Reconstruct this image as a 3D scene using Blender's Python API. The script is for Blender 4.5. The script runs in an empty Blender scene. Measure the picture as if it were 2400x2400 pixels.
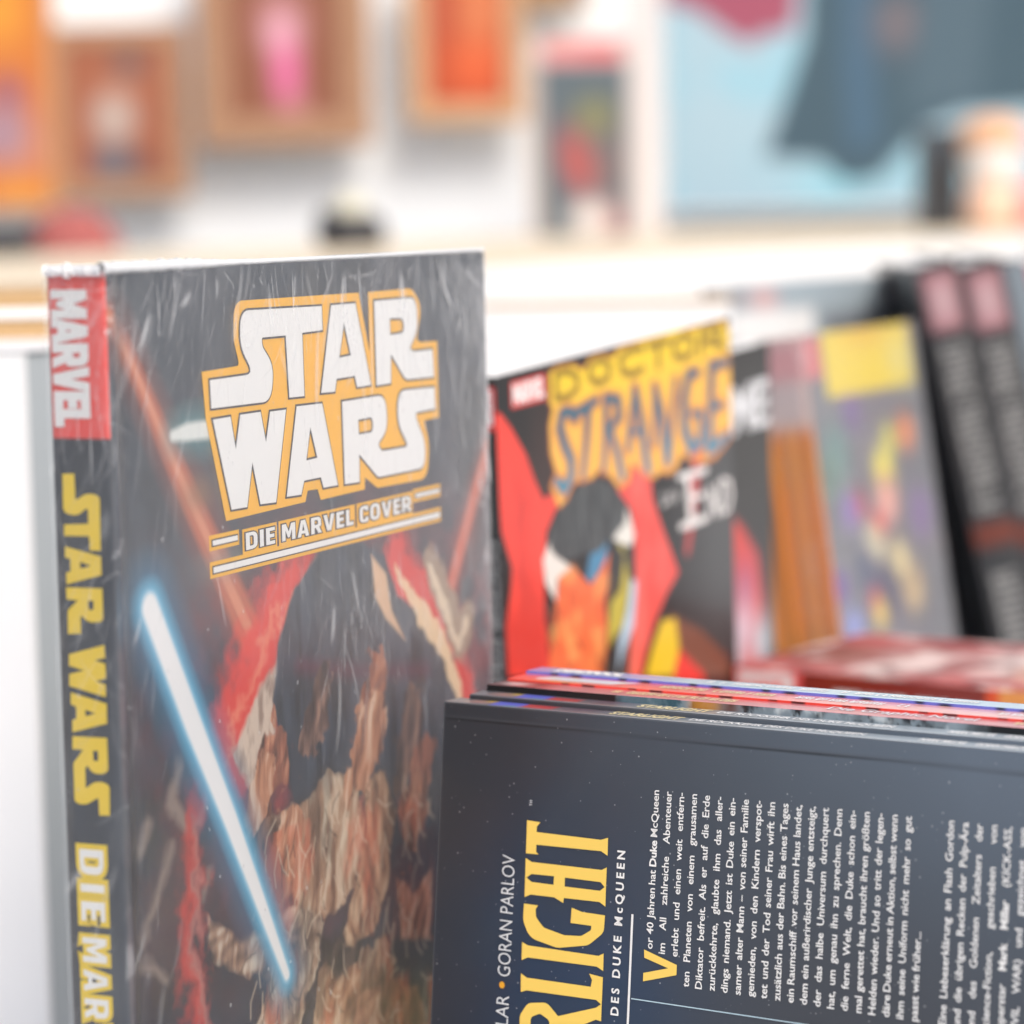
import bpy, math, random
import numpy as np
from mathutils import Matrix, Vector

# ------------------------------------------------------------------ camera, sky, sun, exposure
scene = bpy.context.scene
cam_data = bpy.data.cameras.new('camera')
cam = bpy.data.objects.new('camera', cam_data)
scene.collection.objects.link(cam)
cam.matrix_world = Matrix(((0.99975, 0.02249, 0.0, 0.0),
                           (-0.00234, 0.10423, -0.99455, 0.0),
                           (-0.02237, 0.99430, 0.10426, 1.30),
                           (0, 0, 0, 1)))
cam_data.sensor_width = 36.0
cam_data.lens = 102.0
cam_data.clip_start = 0.02
cam_data.clip_end = 500
cam_data.dof.use_dof = True
cam_data.dof.focus_distance = 0.89
cam_data.dof.aperture_fstop = 6.5
scene.camera = cam

SUN_EL, SUN_AZ = math.radians(46), math.radians(151)      # azimuth clockwise from +Y
world = bpy.data.worlds.new('World'); scene.world = world
world.use_nodes = True
wn = world.node_tree.nodes
sky = wn.new('ShaderNodeTexSky'); sky.sky_type = 'NISHITA'; sky.sun_disc = False
sky.sun_elevation = SUN_EL; sky.sun_rotation = SUN_AZ
sky.air_density = 1.0; sky.dust_density = 4.0; sky.ozone_density = 1.0
wn['Background'].inputs['Strength'].default_value = 0.13
world.node_tree.links.new(sky.outputs[0], wn['Background'].inputs['Color'])
sun_data = bpy.data.lights.new('sun', 'SUN'); sun_data.energy = 2.0; sun_data.angle = math.radians(25)
sun_data.color = (1.0, 0.955, 0.90)
sun = bpy.data.objects.new('sun', sun_data); scene.collection.objects.link(sun)
sd = Vector((math.sin(SUN_AZ) * math.cos(SUN_EL), math.cos(SUN_AZ) * math.cos(SUN_EL), math.sin(SUN_EL)))
sun.rotation_euler = sd.to_track_quat('Z', 'Y').to_euler()
vs = scene.view_settings
vs.view_transform = 'Standard'; vs.look = 'None'; vs.gamma = 1.0; vs.exposure = 0.34
vs.use_curve_mapping = False
scene.cycles.max_bounces = 8
scene.cycles.transparent_max_bounces = 12

# ------------------------------------------------------------------ data: outlines in millimetres on each cover (x right, y down)
LOGO_BACK = [[(49.8,30.4),(72.6,29.9,1.4),(69.4,22.1,6.4),(70.1,10.5,9.2),(152.9,10.9),(159.8,30.5),(159.7,11.0),(192.8,10.8,8.7),(200.1,17.0,10.6),(195.5,28.2,1.3),(198.0,29.2),(211.7,29.5),(211.8,55.8),(200.0,56.0),(203.6,64.2,10.7),(201.7,76.1,10.7),(163.1,75.5,3.4),(154.2,71.2),(153.9,75.1),(122.7,75.4),(120.7,71.8),(114.0,71.6),(112.3,75.0),(61.7,75.6),(51.4,44.2)]]
LOGO = {'ST':[[(54.0,33.1),(80.7,32.9,2.2),(72.7,24.1,10.0),(73.6,13.5,6.4),(126.3,14.2),(126.5,21.8),(112.7,22.0),(113.1,41.8),(103.1,41.6),(101.8,22.3),(86.4,22.2,0.9),(86.6,24.9,4.4),(93.4,31.0,9.6),(91.5,41.9,6.7),(54.4,41.5)]],'A':[[(132.8,14.2),(149.9,14.2),(159.8,41.3),(149.6,41.4),(148.1,37.6),(135.3,37.8),(134.0,41.8),(124.4,41.6)],[(141.5,20.2),(145.7,30.8),(137.5,31.2)]],'R':[[(163.6,14.0),(195.7,14.0,9.6),(195.9,25.3,7.0),(189.3,30.9,1.6),(192.3,32.1,1.6),(207.4,32.2),(208.1,41.6),(185.7,41.2,6.1),(175.1,32.1),(174.6,41.7),(163.8,41.8)],[(174.7,20.2,0.8),(185.0,20.5,3.0),(185.4,25.4,3.0),(175.0,25.7)]],'W':[[(55.1,44.8),(65.8,44.7),(68.4,54.6),(71.7,44.6),(84.4,44.6),(87.3,54.1),(90.4,45.0),(100.7,45.1),(92.7,73.1),(82.7,72.7),(78.4,59.5),(74.4,72.7),(64.8,72.5)]],'A2':[[(107.7,44.6),(124.9,44.9),(134.3,71.8),(124.4,71.7),(122.7,68.2),(111.4,68.2),(109.3,72.4),(99.6,72.1)],[(116.5,51.8),(120.6,61.8),(113.2,62.0)]],'RS':[[(138.7,45.3),(170.4,45.2,9.3),(171.2,56.8,7.6),(163.7,61.2,1.3),(166.7,63.6,1.9),(186.9,63.8,1.3),(178.7,55.3,10.3),(179.9,44.5,9.4),(208.3,45.2),(208.7,52.6),(193.0,52.8,1.3),(193.5,55.1,2.6),(200.1,63.4,10.7),(199.2,72.1,9.8),(163.3,72.0,5.0),(150.0,63.3),(149.8,72.3),(139.2,72.0)],[(149.9,52.0),(160.4,51.8,2.9),(160.5,56.8,2.9),(150.2,56.8)]]}
TITLE = {'T':[[(34.9,35.2),(40.1,35.4),(38.8,36.9),(38.8,38.6),(63.3,38.7),(65.9,37.8),(66.0,43.4),(63.5,42.2),(38.9,42.6),(38.9,44.8),(39.9,45.6),(35.0,45.7)]],'H':[[(35.0,47.2),(37.4,48.2),(64.0,48.0),(65.9,47.0),(65.9,53.2),(66.0,59.2),(63.7,58.0),(50.3,58.2),(50.1,59.8),(46.5,58.4),(37.6,58.5),(35.2,59.5),(35.1,53.3)],[(50.3,51.8),(63.8,51.8),(65.4,53.2),(63.7,54.5),(50.4,54.6)],[(35.6,53.3),(37.6,52.0),(46.2,51.8),(46.1,54.5),(37.7,54.5)]],'G':[[(35.1,61.6),(40.6,61.6),(39.7,62.8),(39.9,65.3,2.4),(43.0,68.3,3.6),(51.0,69.8,3.6),(57.5,69.3,3.0),(61.1,67.0,1.5),(61.0,65.7),(53.2,65.7),(53.4,60.9),(57.4,61.8),(66.0,61.9),(65.8,67.3,3.5),(60.2,71.9,5.3),(48.5,74.1,7.2),(37.8,72.1,6.1),(35.0,67.0,4.9)]],'I':[[(35.0,73.8),(37.3,74.6),(64.2,74.7),(66.1,73.7),(66.2,79.2),(63.8,78.1),(37.5,78.4),(35.1,79.5)]],'L':[[(35.1,83.7),(37.4,84.8),(61.8,84.6),(62.2,82.4),(61.0,80.6),(66.2,81.1),(66.2,89.7),(64.0,88.4),(37.6,88.8),(35.3,89.6)]],'R':[[(35.7,107.8),(35.3,97.0,3.6),(38.2,92.7,3.6),(45.5,91.6,3.6),(50.0,95.3),(64.1,90.8),(66.2,89.3),(66.2,94.8),(64.3,94.5),(50.6,100.9),(51.0,101.9),(64.7,101.7),(66.2,100.4),(66.2,106.3),(64.5,105.4),(38.0,106.4)],[(39.8,102.4),(39.5,97.0,1.8),(43.1,95.4,1.8),(46.8,97.1,1.8),(47.0,101.9)]]}
DROPCAP = [[(80.9,70.7),(81.1,73.2),(89.9,75.4),(81.0,77.9),(81.0,80.5),(93.0,77.1),(93.0,74.0)]]
SWART = {'beam_left':[(1.5,12.0,2.7),(15.7,31.8,3.2),(35.4,59.0,4.4),(53.8,83.5,5.3),(75.6,112.1,6.4)],'beam_right':[(254.4,68.5,3.7),(239.4,86.9,3.6),(216.3,118.9,3.5)],'ship':[(32.4,47.8,1.6),(41.0,47.3,2.6),(56.0,47.6,2.7)],'disc':[(87.9,133.8),(91.7,115.8),(103.7,101.4),(121.6,91.4),(145.6,90.3),(167.1,98.1),(176.0,113.6),(198.8,122.5),(218.8,140.3),(226.7,159.8),(219.5,195.0),(161.7,197.9),(102.1,178.2)],'rimR':[(174.9,103.4,2.3),(195.5,122.0,5.3),(211.9,136.3,5.0),(225.1,156.4,3.1)],'rimL':[(106.4,104.4,5.4),(92.1,109.2,8.2),(80.4,122.0,8.0),(66.0,138.0,7.9),(57.6,148.2,5.8)],'cream':[(65.1,153.5),(61.7,145.0),(77.1,132.0),(91.4,121.0),(103.6,102.7),(118.5,93.8),(111.9,107.8),(102.3,125.4),(90.1,142.2),(80.7,161.8)],'cream2':[(157.6,97.0),(168.3,104.7),(171.9,117.4),(181.7,128.9),(167.5,119.6),(160.0,111.5)],'tan1':[(99.9,168.2),(114.7,160.2),(138.6,160.4),(163.2,169.3),(170.3,188.1),(165.7,213.3),(169.6,233.3),(195.4,254.8),(194.7,268.2),(76.4,235.8),(86.0,212.6),(84.5,192.0)],'g0':[(64.0,171.6),(85.9,168.2),(102.5,171.5),(101.6,187.7),(89.5,201.3),(73.4,194.8)],'g1':[(102.6,170.2),(123.4,163.2),(141.2,169.4),(146.4,187.5),(139.3,204.4),(117.7,210.7),(97.8,204.6),(95.7,190.5)],'g2':[(144.3,170.0),(163.2,170.7),(170.5,185.2),(166.1,206.1),(154.0,222.2),(138.1,225.5),(129.3,219.1),(140.8,204.8),(149.5,188.1)],'g3':[(86.6,202.0),(100.8,201.2),(117.7,212.1),(111.1,223.0),(98.5,240.5),(73.8,233.7),(82.9,218.6)],'g4':[(114.0,223.7),(138.0,226.9),(160.1,226.6),(169.3,237.6),(159.1,245.3),(133.7,250.1),(110.0,243.6)],'g5':[(137.2,241.0),(159.4,239.5),(185.3,250.6),(194.6,269.7),(136.5,253.7)],'g6':[(110.2,213.1),(126.2,220.4),(144.4,224.2),(142.5,230.9),(125.5,232.3),(120.0,223.8)],'tan2':[(42.1,192.7),(62.2,202.8),(83.8,202.6),(100.3,209.3),(96.9,219.4),(72.0,217.2),(46.4,205.4)],'tan3':[(170.9,208.6),(183.8,216.0),(197.6,211.6),(196.4,235.4),(173.0,229.7)],'rocks':[(86.7,153.6,9.8),(78.0,162.6,8.1),(116.2,145.3,9.5),(154.9,147.7,11.5),(151.1,158.4,11.9),(183.3,161.3,10.6),(188.9,182.9,12.2),(96.4,178.4,8.4)],'streak':[(16.8,95.6,3.6),(38.3,131.9,3.6),(59.2,165.4,2.9),(78.6,198.7,2.0),(91.7,221.5,1.1)],'redline':[(41.7,158.0,3.0),(33.5,169.0,2.6),(35.3,180.9,4.2),(35.7,193.8,3.0),(31.6,199.2,3.8),(35.8,213.1,4.2),(40.0,225.8,2.7)],'wisps':[[(30.2,143.1,2.2),(24.7,153.3,2.9),(33.9,162.8,1.5)],[(12.5,157.1,1.8),(7.3,164.7,1.4)],[(23.9,165.7,1.5),(15.9,179.0,1.6),(6.8,191.8,1.3)],[(7.6,197.0,1.8),(19.1,203.7,1.1)],[(45.5,178.0,1.0),(42.5,185.1,1.0)]],'sat':[(203.1,105.4,5.9),(226.1,135.3,7.7),(232.0,127.1,5.7)],'magenta':[(105.1,125.8,1.7),(149.3,134.7,1.8),(197.8,141.6,2.0)]}
START = {'red1':[(-1.5,13.5),(2.2,14.1),(9.3,21.2),(17.8,32.6),(23.3,43.7),(29.0,53.5),(33.9,51.2),(38.3,56.7),(29.8,66.2),(27.1,84.3),(27.5,103.1),(29.4,124.4),(1.4,117.6),(1.2,97.2),(5.2,84.2),(6.5,75.3),(0.6,60.4),(-2.2,23.7)],'red2':[(81.1,59.1),(91.6,56.2),(94.8,44.2),(97.9,50.6),(105.4,58.7),(106.6,67.7),(113.1,80.8),(124.6,102.0),(115.2,109.0),(105.8,118.9),(98.1,131.0),(94.1,140.0),(83.7,137.5),(92.3,107.9),(92.7,83.6),(90.9,68.6)],'hair':[(32.0,69.4),(36.5,61.0),(46.5,54.5),(58.2,50.5),(69.7,52.2),(81.1,59.1),(87.6,66.1),(85.5,73.4),(76.7,77.4),(66.4,81.1),(56.5,80.0),(45.0,80.5),(37.0,77.9),(32.5,73.3)],'white1':[(31.9,70.3),(40.2,79.5),(46.4,83.7),(36.5,86.3),(35.2,95.4),(28.5,86.5),(27.2,76.8)],'white2':[(87.5,67.0),(92.4,79.6),(90.1,84.0),(83.3,81.7),(76.7,78.4)],'orange':[(38.2,85.7),(46.5,82.7),(59.0,93.9),(65.9,90.6),(73.9,82.6),(71.9,103.5),(69.1,122.3),(63.5,132.6),(27.8,124.0),(30.1,113.2),(27.5,103.1),(35.2,95.4)],'blue1':[(59.7,81.7),(73.4,76.8),(71.2,85.0),(60.7,93.3),(56.7,90.6)],'dark1':[(73.9,81.7),(81.6,81.3),(90.0,85.9),(91.9,98.1),(88.3,116.9),(85.4,137.9),(66.8,133.4),(71.1,117.9),(69.4,102.9)],'olive':[(73.5,103.8),(80.6,100.5),(84.7,86.8),(79.9,81.0),(84.1,82.8),(87.5,100.0),(82.3,115.5),(74.4,119.6),(70.8,122.7),(71.3,113.1)],'pale':[(89.3,97.5),(93.1,99.3),(90.0,117.3),(82.6,125.4),(77.0,133.9),(79.4,120.8),(85.2,110.3)],'dkleft':[(27.3,92.8),(35.9,97.5),(31.6,113.5),(26.8,101.1)],'folds':[[(41.4,98.7,1.3),(37.6,108.3,1.0)],[(45.0,107.1,1.2),(54.2,118.8,1.3)],[(64.0,123.0,1.6),(68.5,133.8,2.2)],[(45.8,120.7,2.9),(46.5,122.8,2.9)]],'yellow':[(97.5,140.9),(103.4,130.3),(111.1,120.1),(121.8,121.5),(123.9,135.1),(118.8,146.0)],'brown':[(116.6,118.3),(141.6,131.0),(159.9,145.5),(169.0,158.1),(144.4,152.2),(123.0,134.8)],'redbot':[(123.0,133.8),(133.8,139.4),(144.6,149.1),(142.5,153.8),(118.7,148.0)],'redstreak':[(142.4,54.5,2.3),(140.1,64.1,3.1),(137.7,77.6,2.3),(132.3,94.6,1.7)],'banner':[(36.0,3.7),(41.7,2.2),(52.9,3.0),(59.2,6.3),(64.3,2.4),(70.9,1.5),(80.8,4.3),(84.3,1.6),(94.6,0.7),(104.9,0.3),(122.5,-0.1),(129.7,-1.1),(140.4,1.4),(147.7,-0.0),(166.3,1.1),(170.7,7.2),(169.4,16.0),(172.8,23.5),(172.0,33.4),(170.0,45.2),(166.8,52.7),(156.2,58.9),(146.8,59.3),(137.7,57.2),(130.7,52.5),(124.9,58.3),(119.5,59.3),(112.5,57.1),(108.8,59.3),(101.9,57.1),(91.9,49.5),(89.8,56.8),(82.8,58.9),(74.8,51.2),(68.3,48.1),(63.1,51.0),(53.3,50.1),(48.4,51.1),(44.8,56.0),(39.1,58.2),(34.1,48.4),(38.3,44.6),(34.9,35.6),(34.7,24.5),(37.6,17.6),(35.3,16.4)],'doctor':[[(40.1,14.4,1.4),(40.7,4.8,1.4),(49.5,5.2,1.4),(55.0,8.4,1.4),(54.7,13.0,1.4),(48.9,15.3,1.4),(40.1,14.8,1.4)],[(70.0,3.7,1.4),(64.1,5.6,1.4),(63.9,9.8,1.4),(69.4,13.4,1.4),(77.0,11.8,1.4),(78.1,7.7,1.4),(73.3,4.2,1.4),(70.0,3.7,1.4)],[(102.1,3.7,1.5),(92.7,3.3,1.5),(85.8,6.0,1.4),(87.2,11.0,1.5),(93.9,13.4,1.5),(101.7,12.2,1.5)],[(107.3,3.5,1.5),(121.4,3.6,1.5)],[(114.3,4.0,1.5),(113.9,13.1,1.5)],[(132.1,3.2,1.5),(125.8,5.2,1.5),(126.4,10.1,1.5),(132.6,12.5,1.5),(139.9,11.1,1.5),(141.0,6.4,1.5),(135.7,3.2,1.5),(132.1,3.2,1.5)],[(147.1,12.7,1.6),(147.6,2.9,1.6),(158.7,2.5,1.6),(163.2,5.6,1.6),(158.4,8.4,1.6),(148.3,7.9,1.6)],[(155.6,8.5,1.6),(164.8,12.3,1.6)]],'strange':[[(52.4,24.7,2.2),(48.6,20.8,2.2),(43.7,21.4,2.5),(41.8,26.6,2.5),(44.6,33.6,2.5),(49.0,40.9,2.3),(48.6,47.4,2.3),(43.5,51.6,2.5),(38.9,47.5,2.2)],[(51.7,22.7,2.0),(59.9,21.7,2.3),(68.2,19.8,1.8)],[(61.9,21.6,2.3),(60.0,34.4,1.8),(56.7,48.8,1.4)],[(74.9,19.9,2.1),(73.9,36.8,1.8),(71.6,48.7,1.3)],[(74.9,19.9,1.8),(83.2,22.2,2.4),(83.7,28.9,2.4),(75.8,33.3,1.7)],[(76.7,32.5,1.7),(82.0,43.9,2.0),(84.8,54.0,1.9)],[(96.1,19.5,1.6),(93.0,30.5,2.0),(89.7,43.3,1.6)],[(96.1,19.5,1.9),(100.4,36.5,2.4),(103.8,54.5,2.2)],[(90.9,36.8,1.3),(101.2,37.6,1.4)],[(110.8,20.8,1.4),(110.5,33.4,1.8),(108.7,44.7,1.4)],[(110.8,20.8,1.6),(116.2,36.2,2.3),(118.9,53.3,2.5)],[(126.8,20.4,1.4),(123.3,37.4,1.7),(119.8,53.5,1.4)],[(144.0,20.1,2.0),(136.8,20.0,2.4),(132.7,29.2,2.8),(132.9,43.0,2.8),(138.0,51.8,2.8),(145.4,50.1,2.6),(146.0,38.2,2.0),(139.6,36.7,1.7)],[(155.2,18.8,2.6),(153.5,36.5,2.3),(151.7,54.1,2.9)],[(155.2,19.3,2.0),(167.3,19.2,2.2)],[(153.5,36.5,1.7),(162.8,37.0,1.9)],[(151.7,54.6,2.6),(160.2,52.6,2.6),(166.0,50.6,2.0)]],'end':[[(133.8,62.9,2.1),(136.1,83.3,2.4)],[(127.5,62.0,1.7),(148.2,62.7,1.9)],[(135.1,72.6,1.4),(145.8,72.9,1.6)],[(128.2,83.3,1.8),(146.8,83.4,2.0)],[(150.6,83.6,1.2),(151.1,70.6,1.2),(156.9,83.8,1.3),(157.6,69.8,1.2)],[(161.1,83.9,1.2),(161.8,69.0,1.2),(167.4,71.1,1.3),(168.6,77.4,1.5),(166.1,83.1,1.3),(161.1,83.9,1.2)],[(114.7,66.3,0.7),(114.4,71.7,0.7),(118.0,70.9,0.7),(118.2,67.9,0.7)],[(120.0,67.3,0.7),(120.3,71.8,0.7)],[(123.6,67.0,0.7),(124.3,71.6,0.7),(126.2,68.5,0.7)]],'label':[(10.1,3.7),(32.9,3.6),(33.0,13.9),(10.2,13.8)]}
M_SW = [[0.40432,-0.91461,0.00309,-0.11112],[0.91462,0.40432,-0.00101,0.80314],[-0.00033,0.00323,0.99999,0.92824]]
M_SL = [[0.81129,0.58094,0.06564,-0.03749],[-0.58453,0.80384,0.1103,0.90465],[0.01131,-0.12786,0.99173,0.92677]]
M_ST = [[0.58578,-0.81031,-0.01602,-0.00061],[0.80523,0.58412,-0.10198,1.12994],[0.09199,0.04684,0.99466,0.93788]]
M_B2 = [[0.58578,-0.81031,-0.01602,0.01569],[0.80523,0.58412,-0.10198,1.23829],[0.09199,0.04684,0.99466,0.91958]]
M_B3 = [[0.44943,-0.88541,-0.11858,0.17613],[0.8933,0.44476,0.06478,1.40281],[-0.00462,-0.13505,0.99083,0.95737]]
M_B7 = [[0.65186,-0.75281,-0.0914,0.15056],[0.7583,0.64838,0.06776,1.60376],[0.00825,-0.11348,0.99351,0.95631]]

# ------------------------------------------------------------------ helpers
COL = scene.collection
random.seed(7); rng = np.random.default_rng(11)

def lin(c, k=0.8):
    out = []
    for v in c[:3]:
        v = v / 255.0
        out.append((v / 12.92 if v <= 0.04045 else ((v + 0.055) / 1.055) ** 2.4) * k)
    return tuple(out)

def material(name, col=None, rough=0.5, spec=0.5, vcol=False, coat=0.0, bump=0.0, bscale=400.0, metallic=0.0, speck=0.0, speck_scale=260.0, vary=0.0):
    m = bpy.data.materials.new(name); m.use_nodes = True
    nt = m.node_tree; b = nt.nodes['Principled BSDF']
    b.inputs['Roughness'].default_value = rough
    b.inputs['Specular IOR Level'].default_value = spec
    b.inputs['Metallic'].default_value = metallic
    b.inputs['Coat Weight'].default_value = coat
    b.inputs['Coat Roughness'].default_value = 0.12
    co = nt.nodes.new('ShaderNodeTexCoord')
    src = None
    if vcol:
        a = nt.nodes.new('ShaderNodeAttribute'); a.attribute_name = 'print'
        src = a.outputs['Color']
    elif col is not None:
        r = nt.nodes.new('ShaderNodeRGB'); r.outputs[0].default_value = (*col, 1); src = r.outputs[0]
    if vary > 0:
        n = nt.nodes.new('ShaderNodeTexNoise'); n.inputs['Scale'].default_value = 9.0; n.inputs['Detail'].default_value = 6
        nt.links.new(co.outputs['Object'], n.inputs['Vector'])
        mr = nt.nodes.new('ShaderNodeMapRange'); mr.inputs[1].default_value = 0.3; mr.inputs[2].default_value = 0.7
        mr.inputs[3].default_value = 1 - vary; mr.inputs[4].default_value = 1 + vary * 0.3
        nt.links.new(n.outputs['Fac'], mr.inputs[0])
        mx = nt.nodes.new('ShaderNodeVectorMath'); mx.operation = 'SCALE'
        nt.links.new(src, mx.inputs[0]); nt.links.new(mr.outputs[0], mx.inputs['Scale'])
        src = mx.outputs[0]
    if speck > 0:                                   # dust specks lying on the laminate
        v = nt.nodes.new('ShaderNodeTexVoronoi'); v.inputs['Scale'].default_value = speck_scale
        nt.links.new(co.outputs['Object'], v.inputs['Vector'])
        sepc = nt.nodes.new('ShaderNodeSeparateColor'); nt.links.new(v.outputs['Color'], sepc.inputs[0])
        th = nt.nodes.new('ShaderNodeMath'); th.operation = 'MULTIPLY'      # size differs from speck to speck
        pw = nt.nodes.new('ShaderNodeMath'); pw.operation = 'POWER'; pw.inputs[1].default_value = 4.5
        nt.links.new(sepc.outputs[0], pw.inputs[0])
        nt.links.new(pw.outputs[0], th.inputs[0]); th.inputs[1].default_value = 0.20
        su = nt.nodes.new('ShaderNodeMath'); su.operation = 'SUBTRACT'
        nt.links.new(th.outputs[0], su.inputs[0]); nt.links.new(v.outputs['Distance'], su.inputs[1])
        mr = nt.nodes.new('ShaderNodeMapRange'); mr.inputs[1].default_value = 0.0; mr.inputs[2].default_value = 0.05
        mr.inputs[4].default_value = speck
        nt.links.new(su.outputs[0], mr.inputs[0])
        mix = nt.nodes.new('ShaderNodeMix'); mix.data_type = 'RGBA'
        nt.links.new(mr.outputs[0], mix.inputs[0]); nt.links.new(src, mix.inputs[6]); mix.inputs[7].default_value = (0.75, 0.76, 0.78, 1)
        src = mix.outputs[2]
    if src is not None:
        nt.links.new(src, b.inputs['Base Color'])
    if bump > 0:
        n = nt.nodes.new('ShaderNodeTexNoise'); n.inputs['Scale'].default_value = bscale; n.inputs['Detail'].default_value = 4
        nt.links.new(co.outputs['Object'], n.inputs['Vector'])
        bp = nt.nodes.new('ShaderNodeBump'); bp.inputs['Strength'].default_value = bump; bp.inputs['Distance'].default_value = 0.001
        nt.links.new(n.outputs['Fac'], bp.inputs['Height']); nt.links.new(bp.outputs[0], b.inputs['Normal'])
    return m

def wood_material(name, c1, c2):
    m = material(name, c1, 0.55)
    nt = m.node_tree; b = nt.nodes['Principled BSDF']
    co = nt.nodes.new('ShaderNodeTexCoord'); mp = nt.nodes.new('ShaderNodeMapping'); mp.inputs['Scale'].default_value = (2, 14, 40)
    n = nt.nodes.new('ShaderNodeTexNoise'); n.inputs['Scale'].default_value = 6; n.inputs['Detail'].default_value = 7
    nt.links.new(co.outputs['Object'], mp.inputs[0]); nt.links.new(mp.outputs[0], n.inputs['Vector'])
    r = nt.nodes.new('ShaderNodeValToRGB'); r.color_ramp.elements[0].position = 0.3; r.color_ramp.elements[1].position = 0.7
    r.color_ramp.elements[0].color = (*c1, 1); r.color_ramp.elements[1].color = (*c2, 1)
    nt.links.new(n.outputs['Fac'], r.inputs[0]); nt.links.new(r.outputs[0], b.inputs['Base Color'])
    return m

def film_material(name, base=0.10, crease=0.55, axis_scale=(420, 420, 26), seam=False):
    """clear shrink film: mostly see-through, glossy, its crease glints painted as milky white"""
    m = bpy.data.materials.new(name); m.use_nodes = True
    nt = m.node_tree; nt.nodes.clear(); N = nt.nodes.new; L = nt.links.new
    out = N('ShaderNodeOutputMaterial'); co = N('ShaderNodeTexCoord')
    mp = N('ShaderNodeMapping'); mp.inputs['Scale'].default_value = axis_scale
    L(co.outputs['Object'], mp.inputs[0])
    n1 = N('ShaderNodeTexNoise'); n1.inputs['Scale'].default_value = 1.0; n1.inputs['Detail'].default_value = 5; n1.inputs['Roughness'].default_value = 0.65; n1.inputs['Distortion'].default_value = 0.6
    L(mp.outputs[0], n1.inputs['Vector'])
    n2 = N('ShaderNodeTexNoise'); n2.inputs['Scale'].default_value = 15.0; n2.inputs['Detail'].default_value = 3
    L(co.outputs['Object'], n2.inputs['Vector'])
    at = N('ShaderNodeAttribute'); at.attribute_name = 'stretch'
    m3 = N('ShaderNodeMath'); m3.operation = 'MULTIPLY_ADD'; L(at.outputs['Fac'], m3.inputs[0]); m3.inputs[1].default_value = crease; m3.inputs[2].default_value = base
    m3.use_clamp = True
    bp = N('ShaderNodeBump'); bp.inputs['Strength'].default_value = 0.35; bp.inputs['Distance'].default_value = 0.0005; L(n1.outputs['Fac'], bp.inputs['Height'])
    tr = N('ShaderNodeBsdfTransparent')
    df = N('ShaderNodeBsdfDiffuse'); df.inputs['Color'].default_value = (0.80, 0.82, 0.84, 1); L(bp.outputs[0], df.inputs['Normal'])
    gl = N('ShaderNodeBsdfGlossy'); gl.inputs['Roughness'].default_value = 0.16; L(bp.outputs[0], gl.inputs['Normal'])
    fr = N('ShaderNodeFresnel'); fr.inputs['IOR'].default_value = 1.33
    fm = N('ShaderNodeMath'); fm.operation = 'MULTIPLY'; fm.inputs[1].default_value = 0.55; L(fr.outputs[0], fm.inputs[0])
    mxa = N('ShaderNodeMixShader'); L(m3.outputs[0], mxa.inputs[0]); L(tr.outputs[0], mxa.inputs[1]); L(df.outputs[0], mxa.inputs[2])
    mxb = N('ShaderNodeMixShader'); L(fm.outputs[0], mxb.inputs[0]); L(mxa.outputs[0], mxb.inputs[1]); L(gl.outputs[0], mxb.inputs[2])
    L(mxb.outputs[0], out.inputs['Surface'])
    return m

def link(name, me, mat, parent=None, world=None):
    if mat is not None and not me.materials: me.materials.append(mat)
    o = bpy.data.objects.new(name, me); COL.objects.link(o)
    if parent is not None: o.parent = parent
    if world is not None: o.matrix_world = world
    return o

def thing(name, label, cat, M=None, loc=None, rot=None, group=None):
    o = bpy.data.objects.new(name, None); COL.objects.link(o); o.empty_display_size = 0.05
    if M is not None:
        o.matrix_world = Matrix([list(r) for r in M] + [[0, 0, 0, 1]]) if not isinstance(M, Matrix) else M
    if loc is not None: o.location = loc
    if rot is not None: o.rotation_euler = rot
    o['label'] = label; o['category'] = cat
    if group: o['group'] = group
    return o

def tag(o, label=None, cat=None, group=None, kind=None):
    if label: o['label'] = label
    if cat: o['category'] = cat
    if group: o['group'] = group
    if kind: o['kind'] = kind
    return o

def boxes(name, mat, parent, specs, bevel=0.0):
    """specs: list of (x0,y0,z0,x1,y1,z1); one mesh, lightly bevelled"""
    import bmesh
    bm = bmesh.new()
    for s in specs:
        x0, y0, z0, x1, y1, z1 = s
        vsx = [bm.verts.new(p) for p in ((x0,y0,z0),(x1,y0,z0),(x1,y1,z0),(x0,y1,z0),(x0,y0,z1),(x1,y0,z1),(x1,y1,z1),(x0,y1,z1))]
        for f in ((3,2,1,0),(4,5,6,7),(0,1,5,4),(1,2,6,5),(2,3,7,6),(3,0,4,7)):
            bm.faces.new([vsx[i] for i in f])
    if bevel > 0:
        bmesh.ops.bevel(bm, geom=list(bm.edges), offset=bevel, segments=2, affect='EDGES', profile=0.6)
    me = bpy.data.meshes.new(name); bm.to_mesh(me); bm.free()
    return link(name, me, mat, parent)

def prism(name, mat, parent, pts, z0, z1, bevel=0.0):
    import bmesh
    bm = bmesh.new()
    lo = [bm.verts.new((p[0], p[1], z0)) for p in pts]; hi = [bm.verts.new((p[0], p[1], z1)) for p in pts]
    bm.faces.new(hi); bm.faces.new(lo[::-1]); n = len(pts)
    for i in range(n): bm.faces.new((lo[i], lo[(i+1) % n], hi[(i+1) % n], hi[i]))
    bmesh.ops.recalc_face_normals(bm, faces=bm.faces)
    if bevel > 0: bmesh.ops.bevel(bm, geom=list(bm.edges), offset=bevel, segments=2, affect='EDGES', profile=0.6)
    me = bpy.data.meshes.new(name); bm.to_mesh(me); bm.free()
    return link(name, me, mat, parent)

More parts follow.
